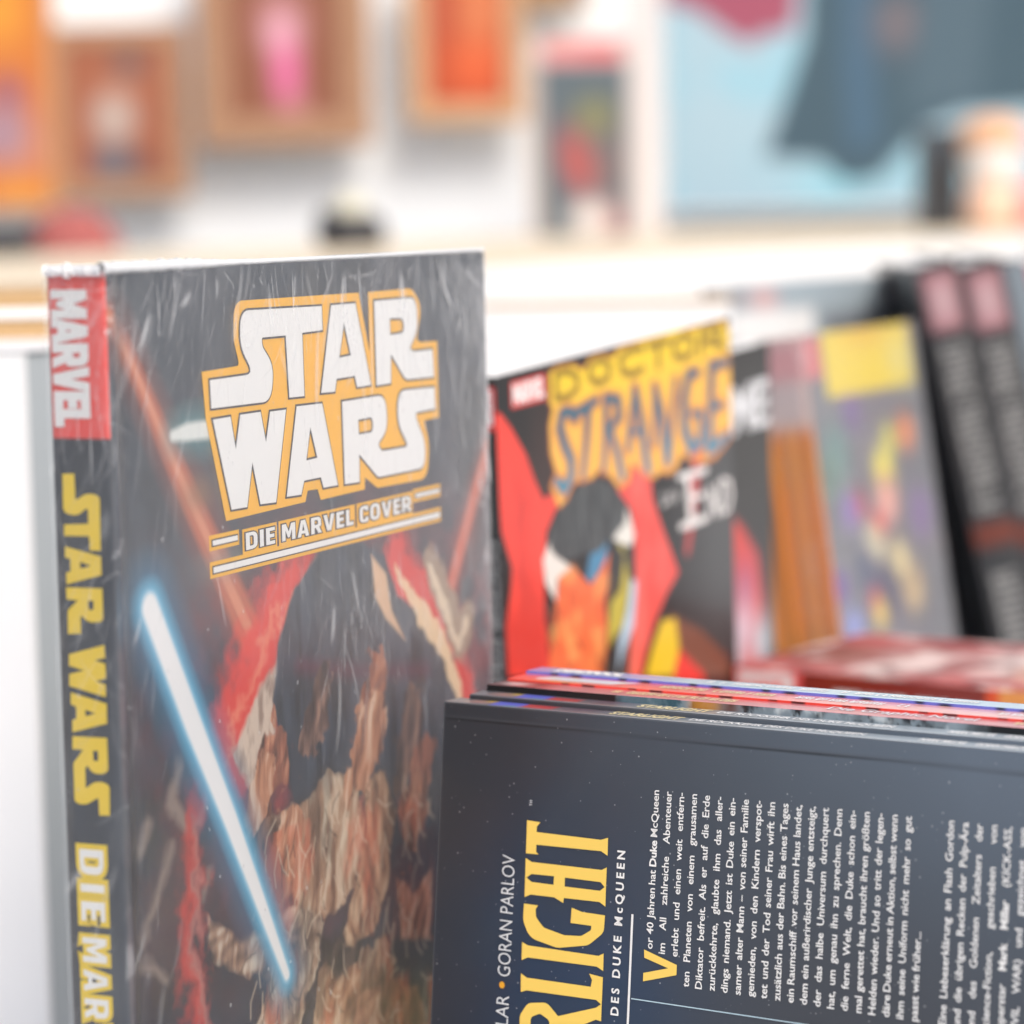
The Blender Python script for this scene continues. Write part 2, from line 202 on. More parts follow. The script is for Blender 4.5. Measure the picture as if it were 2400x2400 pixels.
# ---- value noise
def vnoise(x, y, seed=0):
    g = np.random.default_rng(seed).random((128, 128))
    xi = np.floor(x).astype(int); yi = np.floor(y).astype(int)
    fx = x - xi; fy = y - yi; fx = fx*fx*(3-2*fx); fy = fy*fy*(3-2*fy)
    a = g[xi % 128, yi % 128]; b = g[(xi+1) % 128, yi % 128]; c = g[xi % 128, (yi+1) % 128]; d = g[(xi+1) % 128, (yi+1) % 128]
    return (a*(1-fx)+b*fx)*(1-fy) + (c*(1-fx)+d*fx)*fy
def fbm(x, y, s, seed=0, octv=4):
    t = 0; amp = 0.5; tot = 0
    for k in range(octv):
        t = t + amp*vnoise(x/s*2**k + 17*k, y/s*2**k + 31*k, seed+k); tot += amp; amp *= 0.55
    return t/tot

class Canvas:
    """ink laid down on a sheet; held as colours on a fine mesh grid. Units mm, origin top left, y down."""
    def __init__(s, W, H, res, col):
        s.W, s.H = W, H
        s.nx = max(2, int(round(W*res))+1); s.ny = max(2, int(round(H*res))+1)
        xs = np.linspace(0, W, s.nx); ys = np.linspace(0, H, s.ny)
        s.X, s.Y = np.meshgrid(xs, ys)
        s.C = np.empty((s.ny, s.nx, 3)); s.C[:] = lin(col)
        s.px = W/(s.nx-1)
    def over(s, col, a):
        a = np.clip(a, 0, 1)[..., None]
        c = col if isinstance(col, np.ndarray) else np.array(lin(col))
        s.C = s.C*(1-a) + c*a
    def inside(s, pts):
        X, Y = s.X, s.Y; ins = np.zeros(X.shape, bool); n = len(pts)
        for i in range(n):
            x1, y1 = pts[i][:2]; x2, y2 = pts[(i+1) % n][:2]
            if y1 == y2: continue
            c = ((Y >= min(y1, y2)) & (Y < max(y1, y2)))
            ins ^= c & (X < (x2-x1)*(Y-y1)/(y2-y1)+x1)
        return ins
    def segdist(s, pts, closed, X=None, Y=None):
        X = s.X if X is None else X; Y = s.Y if Y is None else Y
        D = np.full(X.shape, 1e9); Wd = np.zeros(X.shape); n = len(pts)
        for i in range(n if closed else n-1):
            a = pts[i]; b = pts[(i+1) % n]
            ax, ay, bx, by = a[0], a[1], b[0], b[1]
            l2 = (bx-ax)**2+(by-ay)**2 + 1e-12
            t = np.clip(((X-ax)*(bx-ax)+(Y-ay)*(by-ay))/l2, 0, 1)
            d = np.hypot(X-ax-t*(bx-ax), Y-ay-t*(by-ay))
            w = (a[2]*(1-t)+b[2]*t) if len(a) > 2 else 0*t
            m = (d-w) < (D-Wd)
            D = np.where(m, d, D); Wd = np.where(m, w, Wd)
        return D, Wd
    def polymask(s, pts, soft=None, wob=0.0, wscale=8.0, seed=3):
        X0, Y0 = s.X, s.Y
        if wob:
            s.X = X0 + wob*(fbm(X0, Y0, wscale, seed)-0.5)*2; s.Y = Y0 + wob*(fbm(X0, Y0, wscale, seed+9)-0.5)*2
        soft = soft or s.px*0.7
        ins = s.inside(pts); d, _ = s.segdist(pts, True)
        sd_ = np.where(ins, d, -d)
        s.X, s.Y = X0, Y0
        return np.clip(sd_/(2*soft)+0.5, 0, 1)
    def poly(s, pts, col, soft=None, a=1.0, **k): s.over(col, s.polymask(pts, soft, **k)*a)
    def stroke(s, pts, col, soft=None, a=1.0, grow=0.0, wob=0.0):
        soft = soft or s.px*0.7
        X = s.X + (wob*(fbm(s.X, s.Y, 6, 5)-0.5)*2 if wob else 0); Y = s.Y + (wob*(fbm(s.X, s.Y, 6, 15)-0.5)*2 if wob else 0)
        d, w = s.segdist(pts, False, X, Y)
        s.over(col, np.clip((w+grow-d)/(2*soft)+0.5, 0, 1)*a)
    def blob(s, cx, cy, rx, ry, col, a=1.0, p=2.0, rot=0.0):
        c, q = math.cos(rot), math.sin(rot)
        u = (s.X-cx)*c+(s.Y-cy)*q; v = -(s.X-cx)*q+(s.Y-cy)*c
        s.over(col, a*np.exp(-((u/rx)**2+(v/ry)**2)**(p/2)))
    def rect(s, x0, y0, x1, y1, col, soft=None, a=1.0): s.poly([(x0,y0),(x1,y0),(x1,y1),(x0,y1)], col, soft, a)
    def mesh(s, name, fn, mat, parent):
        """fn(X,Y in mm)->(x,y,z) in metres"""
        x, y, z = fn(s.X, s.Y)
        co = np.stack([x + 0*s.X, y + 0*s.X, z + 0*s.X], -1).reshape(-1, 3)
        nx, ny = s.nx, s.ny
        i = np.arange(nx*ny).reshape(ny, nx)
        q = np.stack([i[:-1, :-1], i[1:, :-1], i[1:, 1:], i[:-1, 1:]], -1).reshape(-1, 4)
        me = bpy.data.meshes.new(name)
        me.vertices.add(len(co)); me.vertices.foreach_set('co', co.ravel())
        me.loops.add(q.size); me.loops.foreach_set('vertex_index', q.ravel())
        me.polygons.add(len(q)); me.polygons.foreach_set('loop_start', np.arange(0, q.size, 4)); me.polygons.foreach_set('loop_total', np.full(len(q), 4))
        me.update(calc_edges=True)
        me.polygons.foreach_set('use_smooth', np.ones(len(q), bool))
        at = me.color_attributes.new('print', 'FLOAT_COLOR', 'POINT')
        c4 = np.ones((nx*ny, 4)); c4[:, :3] = s.C.reshape(-1, 3)
        at.data.foreach_set('color', c4.ravel())
        return link(name, me, mat, parent)

def fillet(poly, seg=6):
    """round the corners that carry a radius"""
    out = []; n = len(poly)
    for i, p in enumerate(poly):
        if len(p) < 3 or p[2] <= 0: out.append((p[0], p[1])); continue
        a = Vector(poly[i-1][:2]); b = Vector(p[:2]); c = Vector(poly[(i+1) % n][:2])
        u = (a-b); v = (c-b); lu, lv = u.length, v.length; u.normalize(); v.normalize()
        ang = math.acos(max(-1, min(1, u.dot(v))))
        if ang > 3.05 or ang < 0.02: out.append((p[0], p[1])); continue
        r = p[2]; t = min(r/math.tan(ang/2), lu*0.48, lv*0.48); r = t*math.tan(ang/2)
        p1 = b+u*t; p2 = b+v*t
        for k in range(seg+1):
            s = k/seg
            q = p1*(1-s)**2 + b*2*s*(1-s)*1.0 + p2*s**2
            out.append((q.x, q.y))
    return out

TMP = bpy.data.objects
# heavy block capitals: outlines on a 0..w by 0..100 grid, y down; last value of a point rounds the corner
BLOCK = {
 'M': (96, [[(0,100),(0,0),(30,0),(48,46),(66,0),(96,0),(96,100),(70,100),(70,44),(55,84),(41,84),(26,44),(26,100)]]),
 'A': (86, [[(0,100),(27,0),(59,0),(86,100),(59,100),(55,82),(31,82),(27,100)], [(43,28),(50,62),(36,62)]]),
 'R': (78, [[(0,100),(0,0),(74,0,30),(76,60,26),(60,60,6),(80,100),(52,100),(34,66),(27,66),(27,100)], [(27,20),(50,20,10),(50,46,10),(27,46)]]),
 'V': (84, [[(0,0),(28,0),(42,62),(56,0),(84,0),(57,100),(27,100)]]),
 'E': (60, [[(0,0),(60,0),(60,22),(27,22),(27,38),(56,38),(56,60),(27,60),(27,78),(60,78),(60,100),(0,100)]]),
 'L': (58, [[(0,0),(27,0),(27,77),(58,77),(58,100),(0,100)]]),
 'D': (76, [[(0,0),(76,0,40),(76,100,40),(0,100)], [(27,22),(50,22,18),(50,78,18),(27,78)]]),
 'I': (27, [[(0,0),(27,0),(27,100),(0,100)]]),
 'C': (72, [[(72,30),(71,-2,30),(0,-2,40),(0,102,40),(71,102,30),(72,70),(46,67),(46,81,9),(27,81,12),(27,19,12),(46,19,9),(46,33)]]),
 'O': (80, [[(0,-2,40),(80,-2,40),(80,102,40),(0,102,40)], [(27,20,12),(53,20,12),(53,80,12),(27,80,12)]]),
 'P': (74, [[(0,100),(0,0),(74,0,32),(74,66,32),(27,66),(27,100)], [(27,20),(48,20,10),(48,46,10),(27,46)]]),
}
class Print:
    """flat lettering and shapes in crisp ink, gathered into one mesh"""
    def __init__(s): s.v = []; s.f = []
    def _add(s, me, origin, right, up, k, sx=1.0, ox=0.0):
        o = Vector(origin); r = Vector(right)*k*sx; u = Vector(up)*k; b = len(s.v)
        for v in me.vertices: s.v.append(tuple(o + r*(v.co.x+ox) + u*v.co.y))
        for p in me.polygons: s.f.append([b+i for i in p.vertices])
        bpy.data.meshes.remove(me)
    def marks(s, n, origin, right, up, cap, fit):
        """a run of n letter-sized strokes, for print too blurred in the photograph to be read"""
        r = random.Random(n*7+int(fit*1e5)); o = Vector(origin); R_, U = Vector(right), Vector(up); cw = fit/n
        for i in range(n):
            if r.random() < 0.10: continue
            x = i*cw; bars = [(0.06, 0, 0.30, 1)]
            if r.random() < 0.7: bars.append((0.60, 0, 0.84, 1))
            for y in r.sample([0.0, 0.40, 0.80], 2): bars.append((0.301, y, 0.599, y+0.2))
            for x0, y0, x1, y1 in bars:
                b = len(s.v)
                for a, c in ((x0, y0), (x1, y0), (x1, y1), (x0, y1)): s.v.append(tuple(o+R_*(x+a*cw)+U*(c*cap)))
                s.f.append([b, b+1, b+2, b+3])
    def text(s, body, origin, right, up, size, sx=1.0, off=0.0, fit=None, align='L', track=1.0, shear=0.0):
        if body[0] == '~': return s.marks(int(body[1:]), origin, right, up, size*0.72, fit)
        c = bpy.data.curves.new('t', 'FONT'); c.body = body; c.offset = off; c.resolution_u = 3; c.space_character = track; c.shear = shear
        o = TMP.new('t', c); me = bpy.data.meshes.new_from_object(o)
        if not me.vertices: TMP.remove(o); return 0
        xs = [v.co.x for v in me.vertices]; w = max(xs)-min(xs)
        if fit: sx = fit/(w*size)
        ox = -min(xs) if align == 'L' else (-max(xs) if align == 'R' else -(min(xs)+max(xs))/2)
        s._add(me, origin, right, up, size, sx, ox)
        TMP.remove(o); bpy.data.curves.remove(c)
        return w*size*sx
    def shape(s, polys, origin, right, up, scale=0.001, off=0.0, sx=1.0):
        """polys: mm, y down"""
        c = bpy.data.curves.new('p', 'CURVE'); c.dimensions = '2D'; c.fill_mode = 'BOTH'; c.offset = off
        for poly in polys:
            pts = fillet(poly)
            sp = c.splines.new('POLY'); sp.points.add(len(pts)-1); sp.use_cyclic_u = True
            for q, p in zip(sp.points, pts): q.co = (p[0], -p[1], 0, 1)
        o = TMP.new('p', c); me = bpy.data.meshes.new_from_object(o)
        s._add(me, origin, right, up, scale, sx)
        TMP.remove(o); bpy.data.curves.remove(c)
    def block(s, body, origin, right, up, cap, fit, off=0.0, gap=7):
        """cap height and fitted width in metres; off grows the letters, in hundredths of the cap height"""
        tot = sum(BLOCK[c][0] for c in body) + gap*(len(body)-1)
        k = cap/100; sx = fit/(tot*k); x = 0; o = Vector(origin) + Vector(up)*cap
        for c in body:
            w, pl = BLOCK[c]
            s.shape([[(p[0]+x,) + tuple(p[1:]) for p in q] for q in pl], o, right, up, scale=k, off=off, sx=sx)
            x += w + gap
    def build(s, name, mat, parent):
        me = bpy.data.meshes.new(name); me.from_pydata(s.v, [], s.f); me.update()
        return link(name, me, mat, parent)

# ------------------------------------------------------------------ materials
M_print = material('laminated_print', None, 0.30, 0.5, vcol=True, coat=0.25, bump=0.04, bscale=900)
M_print_gloss = material('glossy_print', None, 0.33, 0.6, vcol=True, coat=0.5)
M_print_matt = material('matt_print', None, 0.6, 0.4, vcol=True)
M_back_cover = material('dusty_dark_laminate', None, 0.42, 0.6, vcol=True, coat=0.25, speck=0.32, speck_scale=620, bump=0.05, bscale=1500, vary=0.14)
M_paper = material('page_edges', (0.80, 0.79, 0.76), 0.85, 0.2)
def paper_edges():
    nt = M_paper.node_tree; b = nt.nodes['Principled BSDF']; co = nt.nodes.new('ShaderNodeTexCoord'); mp = nt.nodes.new('ShaderNodeMapping')
    mp.inputs['Scale'].default_value = (1, 6000, 1)
    n = nt.nodes.new('ShaderNodeTexNoise'); n.inputs['Scale'].default_value = 1; n.inputs['Detail'].default_value = 1
    nt.links.new(co.outputs['Object'], mp.inputs[0]); nt.links.new(mp.outputs[0], n.inputs['Vector'])
    bp = nt.nodes.new('ShaderNodeBump'); bp.inputs['Strength'].default_value = 0.4; bp.inputs['Distance'].default_value = 0.0003
    nt.links.new(n.outputs['Fac'], bp.inputs['Height']); nt.links.new(bp.outputs[0], b.inputs['Normal'])
paper_edges()
M_board = material('cover_board_dark', (0.035, 0.038, 0.045), 0.45)
M_black = material('black_cover_stock', (0.02, 0.02, 0.022), 0.35, coat=0.3)
I_white = material('ink_white', (0.80, 0.80, 0.79), 0.4)
I_softwhite = material('ink_soft_white', (0.66, 0.68, 0.70), 0.45)
I_gold = material('ink_golden_yellow', (0.88, 0.47, 0.04), 0.4)
I_yellow = material('ink_pale_yellow', (0.86, 0.60, 0.13), 0.4)
I_lemon = material('ink_lemon_yellow', (0.80, 0.58, 0.03), 0.4)
I_dark = material('ink_outline', (0.06, 0.055, 0.06), 0.4)
I_red = material('ink_red', (0.80, 0.07, 0.06), 0.35)
I_blue = material('ink_pale_blue', (0.45, 0.60, 0.68), 0.4)
I_cream = material('ink_cream', (0.72, 0.62, 0.36), 0.4)
I_grey = material('ink_grey', (0.22, 0.22, 0.22), 0.4)
I_orange = material('ink_orange', (0.75, 0.36, 0.03), 0.4)
M_white = material('white_laminate', (0.83, 0.83, 0.83), 0.45, vary=0.04)
M_whitepaint = material('white_painted_wall', (0.83, 0.85, 0.865), 0.7, vary=0.04, bump=0.1, bscale=60)
M_cream = wood_material('pale_birch', (0.66, 0.55, 0.38), (0.70, 0.61, 0.46))
M_tan = wood_material('tan_plywood', (0.46, 0.29, 0.13), (0.52, 0.34, 0.17))
M_frame = wood_material('brown_wood_frame', (0.34, 0.18, 0.10), (0.42, 0.24, 0.14))
M_frame_light = wood_material('honey_wood_frame', (0.50, 0.28, 0.14), (0.58, 0.36, 0.20))
M_ground = material('pale_paving', (0.42, 0.41, 0.39), 0.85, vary=0.12, bump=0.3, bscale=30)
M_metal = material('grey_steel', (0.4, 0.4, 0.42), 0.35, metallic=0.9)
FILM = film_material('shrink_film', 0.055, 0.60)
FILM_SEAM = film_material('shrink_film_seam', 0.30, 0.5, (60, 60, 300))

# ------------------------------------------------------------------ setting
g = boxes('ground', M_ground, None, [(-30, -20, -0.3, 30, 40, 0)]); tag(g, kind='structure')

# market table that carries the books
TZ = 0.92
t = thing('market_table', 'long white market table carrying the rows of comic books', 'table', loc=(0.25, 1.35, 0))
boxes('table_top', M_white, t, [(-1.3, -0.95, TZ-0.03, 1.6, 0.62, TZ-0.001)], 0.003)
for sx, sy in ((-1.2, -0.85), (1.5, -0.85), (-1.2, 0.52), (1.5, 0.52)):
    boxes('leg', M_metal, t, [(sx-0.02, sy-0.02, 0, sx+0.02, sy+0.02, TZ-0.032)], 0.002)

# ------------------------------------------------------------------ hardcover in film (tall, standing at the left)
W, T, H = 0.2526, 0.0203, 0.3565
hard = thing('hardcover_book', 'shrink-wrapped dark hardcover with big white and yellow title and a red spine label', 'book', M_SW)
cv = Canvas(252.6, 356.5, 1.75, (58, 68, 82))
X, Y = cv.X, cv.Y
A = SWART
cv.over((88, 92, 104), 0.55*np.clip((fbm(X, Y, 45, 2)-0.42)*3, 0, 1))
cv.over((30, 32, 40), 0.6*np.clip((fbm(X, Y, 30, 22)-0.5)*4, 0, 1))
# reddish cloud spread behind everything
red = np.exp(-(((X-105)/105)**2+((Y-150)/62)**2))
cv.over((150, 72, 66), 0.75*red*np.clip((fbm(X, Y, 22, 5)-0.34)*3, 0, 1))
cv.over((60, 52, 58), 0.5*np.exp(-(((X-20)/40)**2+((Y-230)/90)**2)))
cv.stroke(A['beam_left'], (150, 70, 50), soft=4, a=0.55, grow=4)
cv.stroke(A['beam_left'], (214, 118, 84), soft=1.6, a=0.85)
cv.stroke([(p[0], p[1], p[2]*0.35) for p in A['beam_left']], (238, 160, 125), soft=0.8, a=0.8)
cv.stroke(A['beam_right'], (150, 66, 52), soft=4, a=0.6, grow=3)
cv.stroke(A['beam_right'], (226, 120, 92), soft=1.4, a=0.9)
cv.stroke(A['ship'], (96, 160, 165), soft=4, a=0.55, grow=4)
cv.stroke(A['ship'], (240, 244, 240), soft=0.9)
cv.blob(46, 66, 9, 5, (150, 120, 90), 0.6)
cv.blob(60, 88, 14, 5, (120, 160, 160), 0.5)
# fiery rim
fl = fbm(X, Y, 9, 41)
cv.stroke(A['rimL'], (244, 74, 62), soft=5, a=0.95, grow=7, wob=8)
cv.stroke([(p[0]-3, p[1], p[2]*0.3) for p in A['rimL']], (252, 150, 120), soft=2, a=0.8, wob=9)
cv.stroke(A['rimR'], (236, 66, 58), soft=4, a=0.95, grow=8, wob=6)
cv.over((240, 70, 60), 0.85*np.exp(-(((X-150)/80)**2+((Y-138)/34)**2))*np.clip((fl-0.35)*3, 0, 1))
cv.poly(A['cream'], (228, 208, 190), soft=1.2, wob=3.0)
cv.over((150, 122, 108), cv.polymask(A['cream'], 2)*np.clip((fbm(X, Y*0.4, 5, 8)-0.45)*3, 0, 0.8))
cv.poly(A['disc'], (66, 72, 84), soft=0.8, wob=1.6)
dm = cv.polymask(A['disc'], 2)
cv.over((82, 92, 108), dm*0.65*np.clip((fbm(X*1.4, Y*0.5, 16, 61)-0.45)*4, 0, 1))
cv.over((22, 24, 30), dm*0.7*np.clip((fbm(X*1.6, Y*0.4, 11, 63)-0.5)*4, 0, 1))
cv.stroke([(150, 128, 3), (146, 150, 8), (140, 172, 14)], (120, 128, 140), soft=5, a=0.35)
cv.poly(A['cream2'], (236, 196, 158), soft=0.8)
cv.stroke(A['rimR'], (250, 218, 176), soft=0.8, a=0.95, grow=-1.2, wob=3)
cv.stroke(A['sat'], (176, 150, 128), soft=1.4, wob=3)
cv.stroke([(p[0]-1, p[1]+2, 2.0) for p in A['sat']], (236, 214, 186), soft=0.8, wob=3)
cv.stroke(A['magenta'], (120, 54, 78), soft=3, a=0.6)
# swirling tan dust clouds, like crumpled drapery
def dust(mask, lo, mid, hi, fx, fy, seed, sc=6.0):
    wx = X + 14*(fbm(X, Y, 38, seed)-0.5); wy = Y + 22*(fbm(X, Y, 46, seed+5)-0.5)
    r = 0.5+0.5*np.sin((wx*fx + wy*fy)/sc*2*np.pi + 11*fbm(X, Y, 26, seed+9))
    r = 0.30*r + 0.70*np.clip((fbm(wx*1.9+wy*0.3, wy*0.45, 8, seed+2)-0.3)*2.2, 0, 1)
    L0, L1, L2 = (np.array(lin(c)) for c in (lo, mid, hi))
    t1 = np.clip(r*2, 0, 1)[..., None]; t2 = np.clip(r*2-1.0, 0, 1)[..., None]
    c = L0*(1-t1)+L1*t1; c = c*(1-t2)+L2*t2
    cv.over(c, mask)
def boulder(pts, lo, mid, hi, fx, fy, seed, sc, wob=4.0):
    m = cv.polymask(pts, 0.8, wob=wob, seed=seed)
    cv.over((46, 34, 32), cv.polymask(pts, 3.5, wob=wob, seed=seed)*0.8)
    dust(m, lo, mid, hi, fx, fy, seed, sc)
    d, _ = cv.segdist(pts, True)
    cv.over(hi, m*0.55*np.exp(-((d-1.5)/2.0)**2)*np.clip((fbm(X, Y, 16, seed+3)-0.4)*3, 0, 1))
    cv.over((60, 42, 36), m*0.55*np.clip((fbm(X*1.3, Y*0.6, 14, seed+7)-0.55)*6, 0, 1))
for k, (nm, lo, mid, hi, fx, fy, sc) in enumerate((
    ('g0', (70, 50, 44), (140, 104, 86), (210, 176, 150), 0.8, 0.5, 8), ('g1', (120, 86, 66), (190, 152, 124), (238, 222, 198), 0.95, 0.25, 8),
    ('g2', (96, 66, 52), (172, 128, 100), (226, 196, 164), 0.9, -0.35, 7), ('g3', (110, 84, 72), (190, 158, 134), (246, 232, 212), 0.6, 0.7, 9),
    ('g4', (110, 72, 54), (184, 134, 104), (230, 200, 168), 0.5, 0.8, 8), ('g5', (88, 58, 44), (158, 108, 84), (204, 158, 128), 0.3, 0.9, 10),
    ('g6', (30, 24, 26), (60, 48, 46), (110, 92, 84), 0.5, 0.8, 8))):
    boulder(A[nm], lo, mid, hi, fx, fy, 70+k*12, sc)
dust(cv.polymask(A['tan2'], 1.2, wob=3.5), (96, 74, 66), (176, 142, 120), (230, 216, 198), 0.2, 0.9, 80, 7)
dust(cv.polymask(A['tan3'], 1.0, wob=2.0), (84, 54, 44), (200, 134, 106), (236, 190, 164), 0.6, 0.7, 90, 6)
for i, p in enumerate(A['rocks']):
    m = np.clip((p[2]*1.05*(0.35+1.3*fbm(X, Y, 8, 100+i))-np.hypot((X-p[0]+0.35*(Y-p[1]))*1.05, (Y-p[1])*0.72))/1.2+0.5, 0, 1)
    lo, mid, hi = [((72, 46, 40), (168, 104, 80), (240, 176, 140)), ((116, 76, 60), (206, 146, 112), (250, 226, 200)), ((48, 42, 46), (104, 80, 72), (178, 140, 122))][i % 3]
    dust(m, lo, mid, hi, 0.7, 0.5, 110+i*3, 7)
cv.over((240, 120, 80), 0.45*np.clip((fbm(X*1.2, Y*0.6, 14, 200)-0.56)*6, 0, 1)*(Y > 175)*(X > 75)*(X < 200))
for wv_ in A['wisps']: cv.stroke(wv_, (158, 142, 134), soft=1.6, a=0.85, wob=2.5)
cv.stroke(A['redline'], (226, 70, 60), soft=5, a=0.8, grow=1, wob=9)
cv.stroke([(p[0]+3, p[1], p[2]*0.4) for p in A['redline']], (206, 160, 150), soft=2.2, a=0.6, wob=6)
# fine scratches of paint
for k in range(420):
    x0 = rng.uniform(70, 200); y0 = rng.uniform(170, 355); a = rng.normal(1.7, 0.5); l = rng.uniform(3, 14)
    xm = (np.abs(X-x0) < l) & (np.abs(Y-y0) < l)
    if not xm.any(): continue
    rr0, rr1 = max(0, int((y0-l)/cv.px)), int((y0+l)/cv.px)+1; cc0, cc1 = max(0, int((x0-l)/cv.px)), int((x0+l)/cv.px)+1
    d = np.full(X.shape, 99.0); d[rr0:rr1, cc0:cc1] = cv.segdist([(x0, y0), (x0+l*0.6*math.cos(a+0.25), y0+l*0.6*math.sin(a+0.25)), (x0+l*math.cos(a), y0+l*math.sin(a))], False, X[rr0:rr1, cc0:cc1], Y[rr0:rr1, cc0:cc1])[0]
    cc = (236, 216, 192) if rng.random() > 0.4 else (50, 36, 34)
    cv.over(cc, np.exp(-(d/0.5)**2)*0.5)
# blue white beam
cv.stroke(A['streak'], (66, 134, 172), soft=8, a=0.75, grow=8)
cv.stroke(A['streak'], (112, 196, 232), soft=3.2, a=1.0, grow=3.6)
cv.stroke(A['streak'], (210, 238, 250), soft=1.2, a=1.0, grow=1.0)
cv.stroke(A['streak'], (255, 255, 255), soft=0.5, grow=0.45)
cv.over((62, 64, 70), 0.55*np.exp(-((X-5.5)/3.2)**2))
# creases and the joint of the case
def cover_fn(Xm, Ym):
    groove = -0.0011*np.exp(-((Xm-6.5)/2.6)**2)
    rnd = -0.0016*np.clip((1.6-Xm)/1.6, 0, 1)**2
    return Xm/1000, -(groove+rnd), H-Ym/1000
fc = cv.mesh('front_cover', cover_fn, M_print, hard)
# spine
cs = Canvas(20.3, 356.5, 2.4, (40, 47, 58))
cs.over((62, 72, 88), 0.7*fbm(cs.X*3, cs.Y, 30, 300)); cs.over((26, 22, 22), 0.8*np.clip((cs.X-16)/4, 0, 1)*np.clip((cs.Y-60)/40, 0, 1))
def spine_fn(Xm, Ym):       # Xm runs from the front edge backwards
    e = np.minimum(Xm, 20.3-Xm); b = -0.0008*np.clip(e/3.0, 0, 1)**0.6
    return b, Xm/1000*0.92 + 0.0008, H-Ym/1000
cs.rect(-1, -1, 21.3, 46, (255, 84, 78))
sp = cs.mesh('spine', spine_fn, M_print, hard)
boxes('back_cover', M_board, hard, [(0.0, T-0.0030, 0, W, T-0.0004, H)], 0.0006)
boxes('front_board', M_board, hard, [(0.0095, 0.0004, 0, W, 0.0028, H)], 0.0)
boxes('spine_board', M_board, hard, [(0.0003, 0.0012, 0, 0.0030, T-0.0031, H-0.0002), (0.0031, 0.0018, 0, 0.0094, 0.0031, H-0.0002)])
boxes('page_block', M_paper, hard, [(0.004, 0.0030, 0.003, W-0.004, T-0.0032, H-0.003)], 0.0)
# title on the front
RX, UZ = (1, 0, 0), (0, 0, 1)
def on(y): return (0, -y, H)
p = Print(); p.shape(LOGO_BACK, on(0.00015), RX, UZ); p.build('title_panel', I_gold, fc)
p = Print(); q = Print()
for k, v in LOGO.items():
    p.shape(v, on(0.00028 + 0.00001*len(p.v)/5000), RX, UZ, off=0.62); q.shape(v, on(0.0004), RX, UZ, off=0.0)
p.build('title_outline', I_dark, fc); q.build('title', I_white, fc)
pg, pd, pw = Print(), Print(), Print()
zl = H-0.0857
for word, x0, x1 in (('DIE', 72.9, 91.5), ('MARVEL', 95.9, 144.8), ('COVER', 149.2, 187.9)):
    wd = (x1-x0)/1000
    boxp = [[(x0-1.6, 79.2), (x1+1.6, 79.2), (x1+1.6, 87.4), (x0-1.6, 87.4)]]
    pg.shape(boxp, on(0.00012), RX, UZ)
    pd.block(word, (x0/1000, -0.00024, zl), RX, UZ, 0.0053, wd, off=6, gap=13)
    pw.block(word, (x0/1000, -0.00036, zl), RX, UZ, 0.0053, wd, off=-1, gap=13)
for x0, x1, y0, y1 in ((52.9, 68.1, 80.5, 82.0), (191.5, 210.5, 80.3, 81.6), (52.9, 210.5, 88.4, 90.2)):
    pg.shape([[(x0-1.6, y0-1.6), (x1+1.2, y0-1.6), (x1+1.2, y1+1.5), (x0-1.6, y1+1.5)]], (0, -0.00010, H), RX, UZ)
    pd.shape([[(x0-0.4, y0-0.4), (x1+0.4, y0-0.4), (x1+0.4, y1+0.4), (x0-0.4, y1+0.4)]], (0, -0.00022, H), RX, UZ)
    pw.shape([[(x0, y0), (x1, y0), (x1, y1), (x0, y1)]], (0, -0.00036, H), RX, UZ)
pg.build('subtitle_panel', I_gold, fc); pd.build('subtitle_outline', I_dark, fc); pw.build('subtitle', I_white, fc)
# lettering on the spine, reading downwards
DN, FR = (0, 0, -1), (0, -1, 0)
p = Print()
p.block('MARVEL', (-0.0011, 0.0178, H-0.0048), DN, FR, 0.0112, 0.0378, off=2.5, gap=3)
p.build('spine_label_lettering', I_white, sp)
p = Print()
for k, v in LOGO.items():
    up = k in ('ST', 'A', 'R')
    y_base = 42.0 if up else 73.0
    sc, x_ref, z_ref = (45.0/154.0, 54.0, 56.0) if up else (48.5/154.0, 55.0, 104.0)
    polys = [[(pt[0]-x_ref, (pt[1]-y_base)) + tuple(pt[2:]) for pt in pl] for pl in v]
    c = (-0.0011, 0.0162, H-z_ref/1000)
    p.shape(polys, c, DN, FR, scale=0.00041, sx=sc/0.41, off=0.55)
p.build('spine_title', I_lemon, sp)
pw, py = Print(), Print()
for word, v0, v1 in (('DIE', 162.4, 183.5), ('MARVEL', 188.0, 233.0), ('COVER', 239.0, 276.0)):
    py.block(word, (-0.00102, 0.0152, H-v0/1000), DN, FR, 0.0082, (v1-v0)/1000, off=14, gap=24)
    pw.block(word, (-0.00118, 0.0152, H-v0/1000), DN, FR, 0.0082, (v1-v0)/1000, off=-2, gap=24)
py.build('spine_subtitle_outline', I_lemon, sp); pw.build('spine_subtitle', I_white, sp)
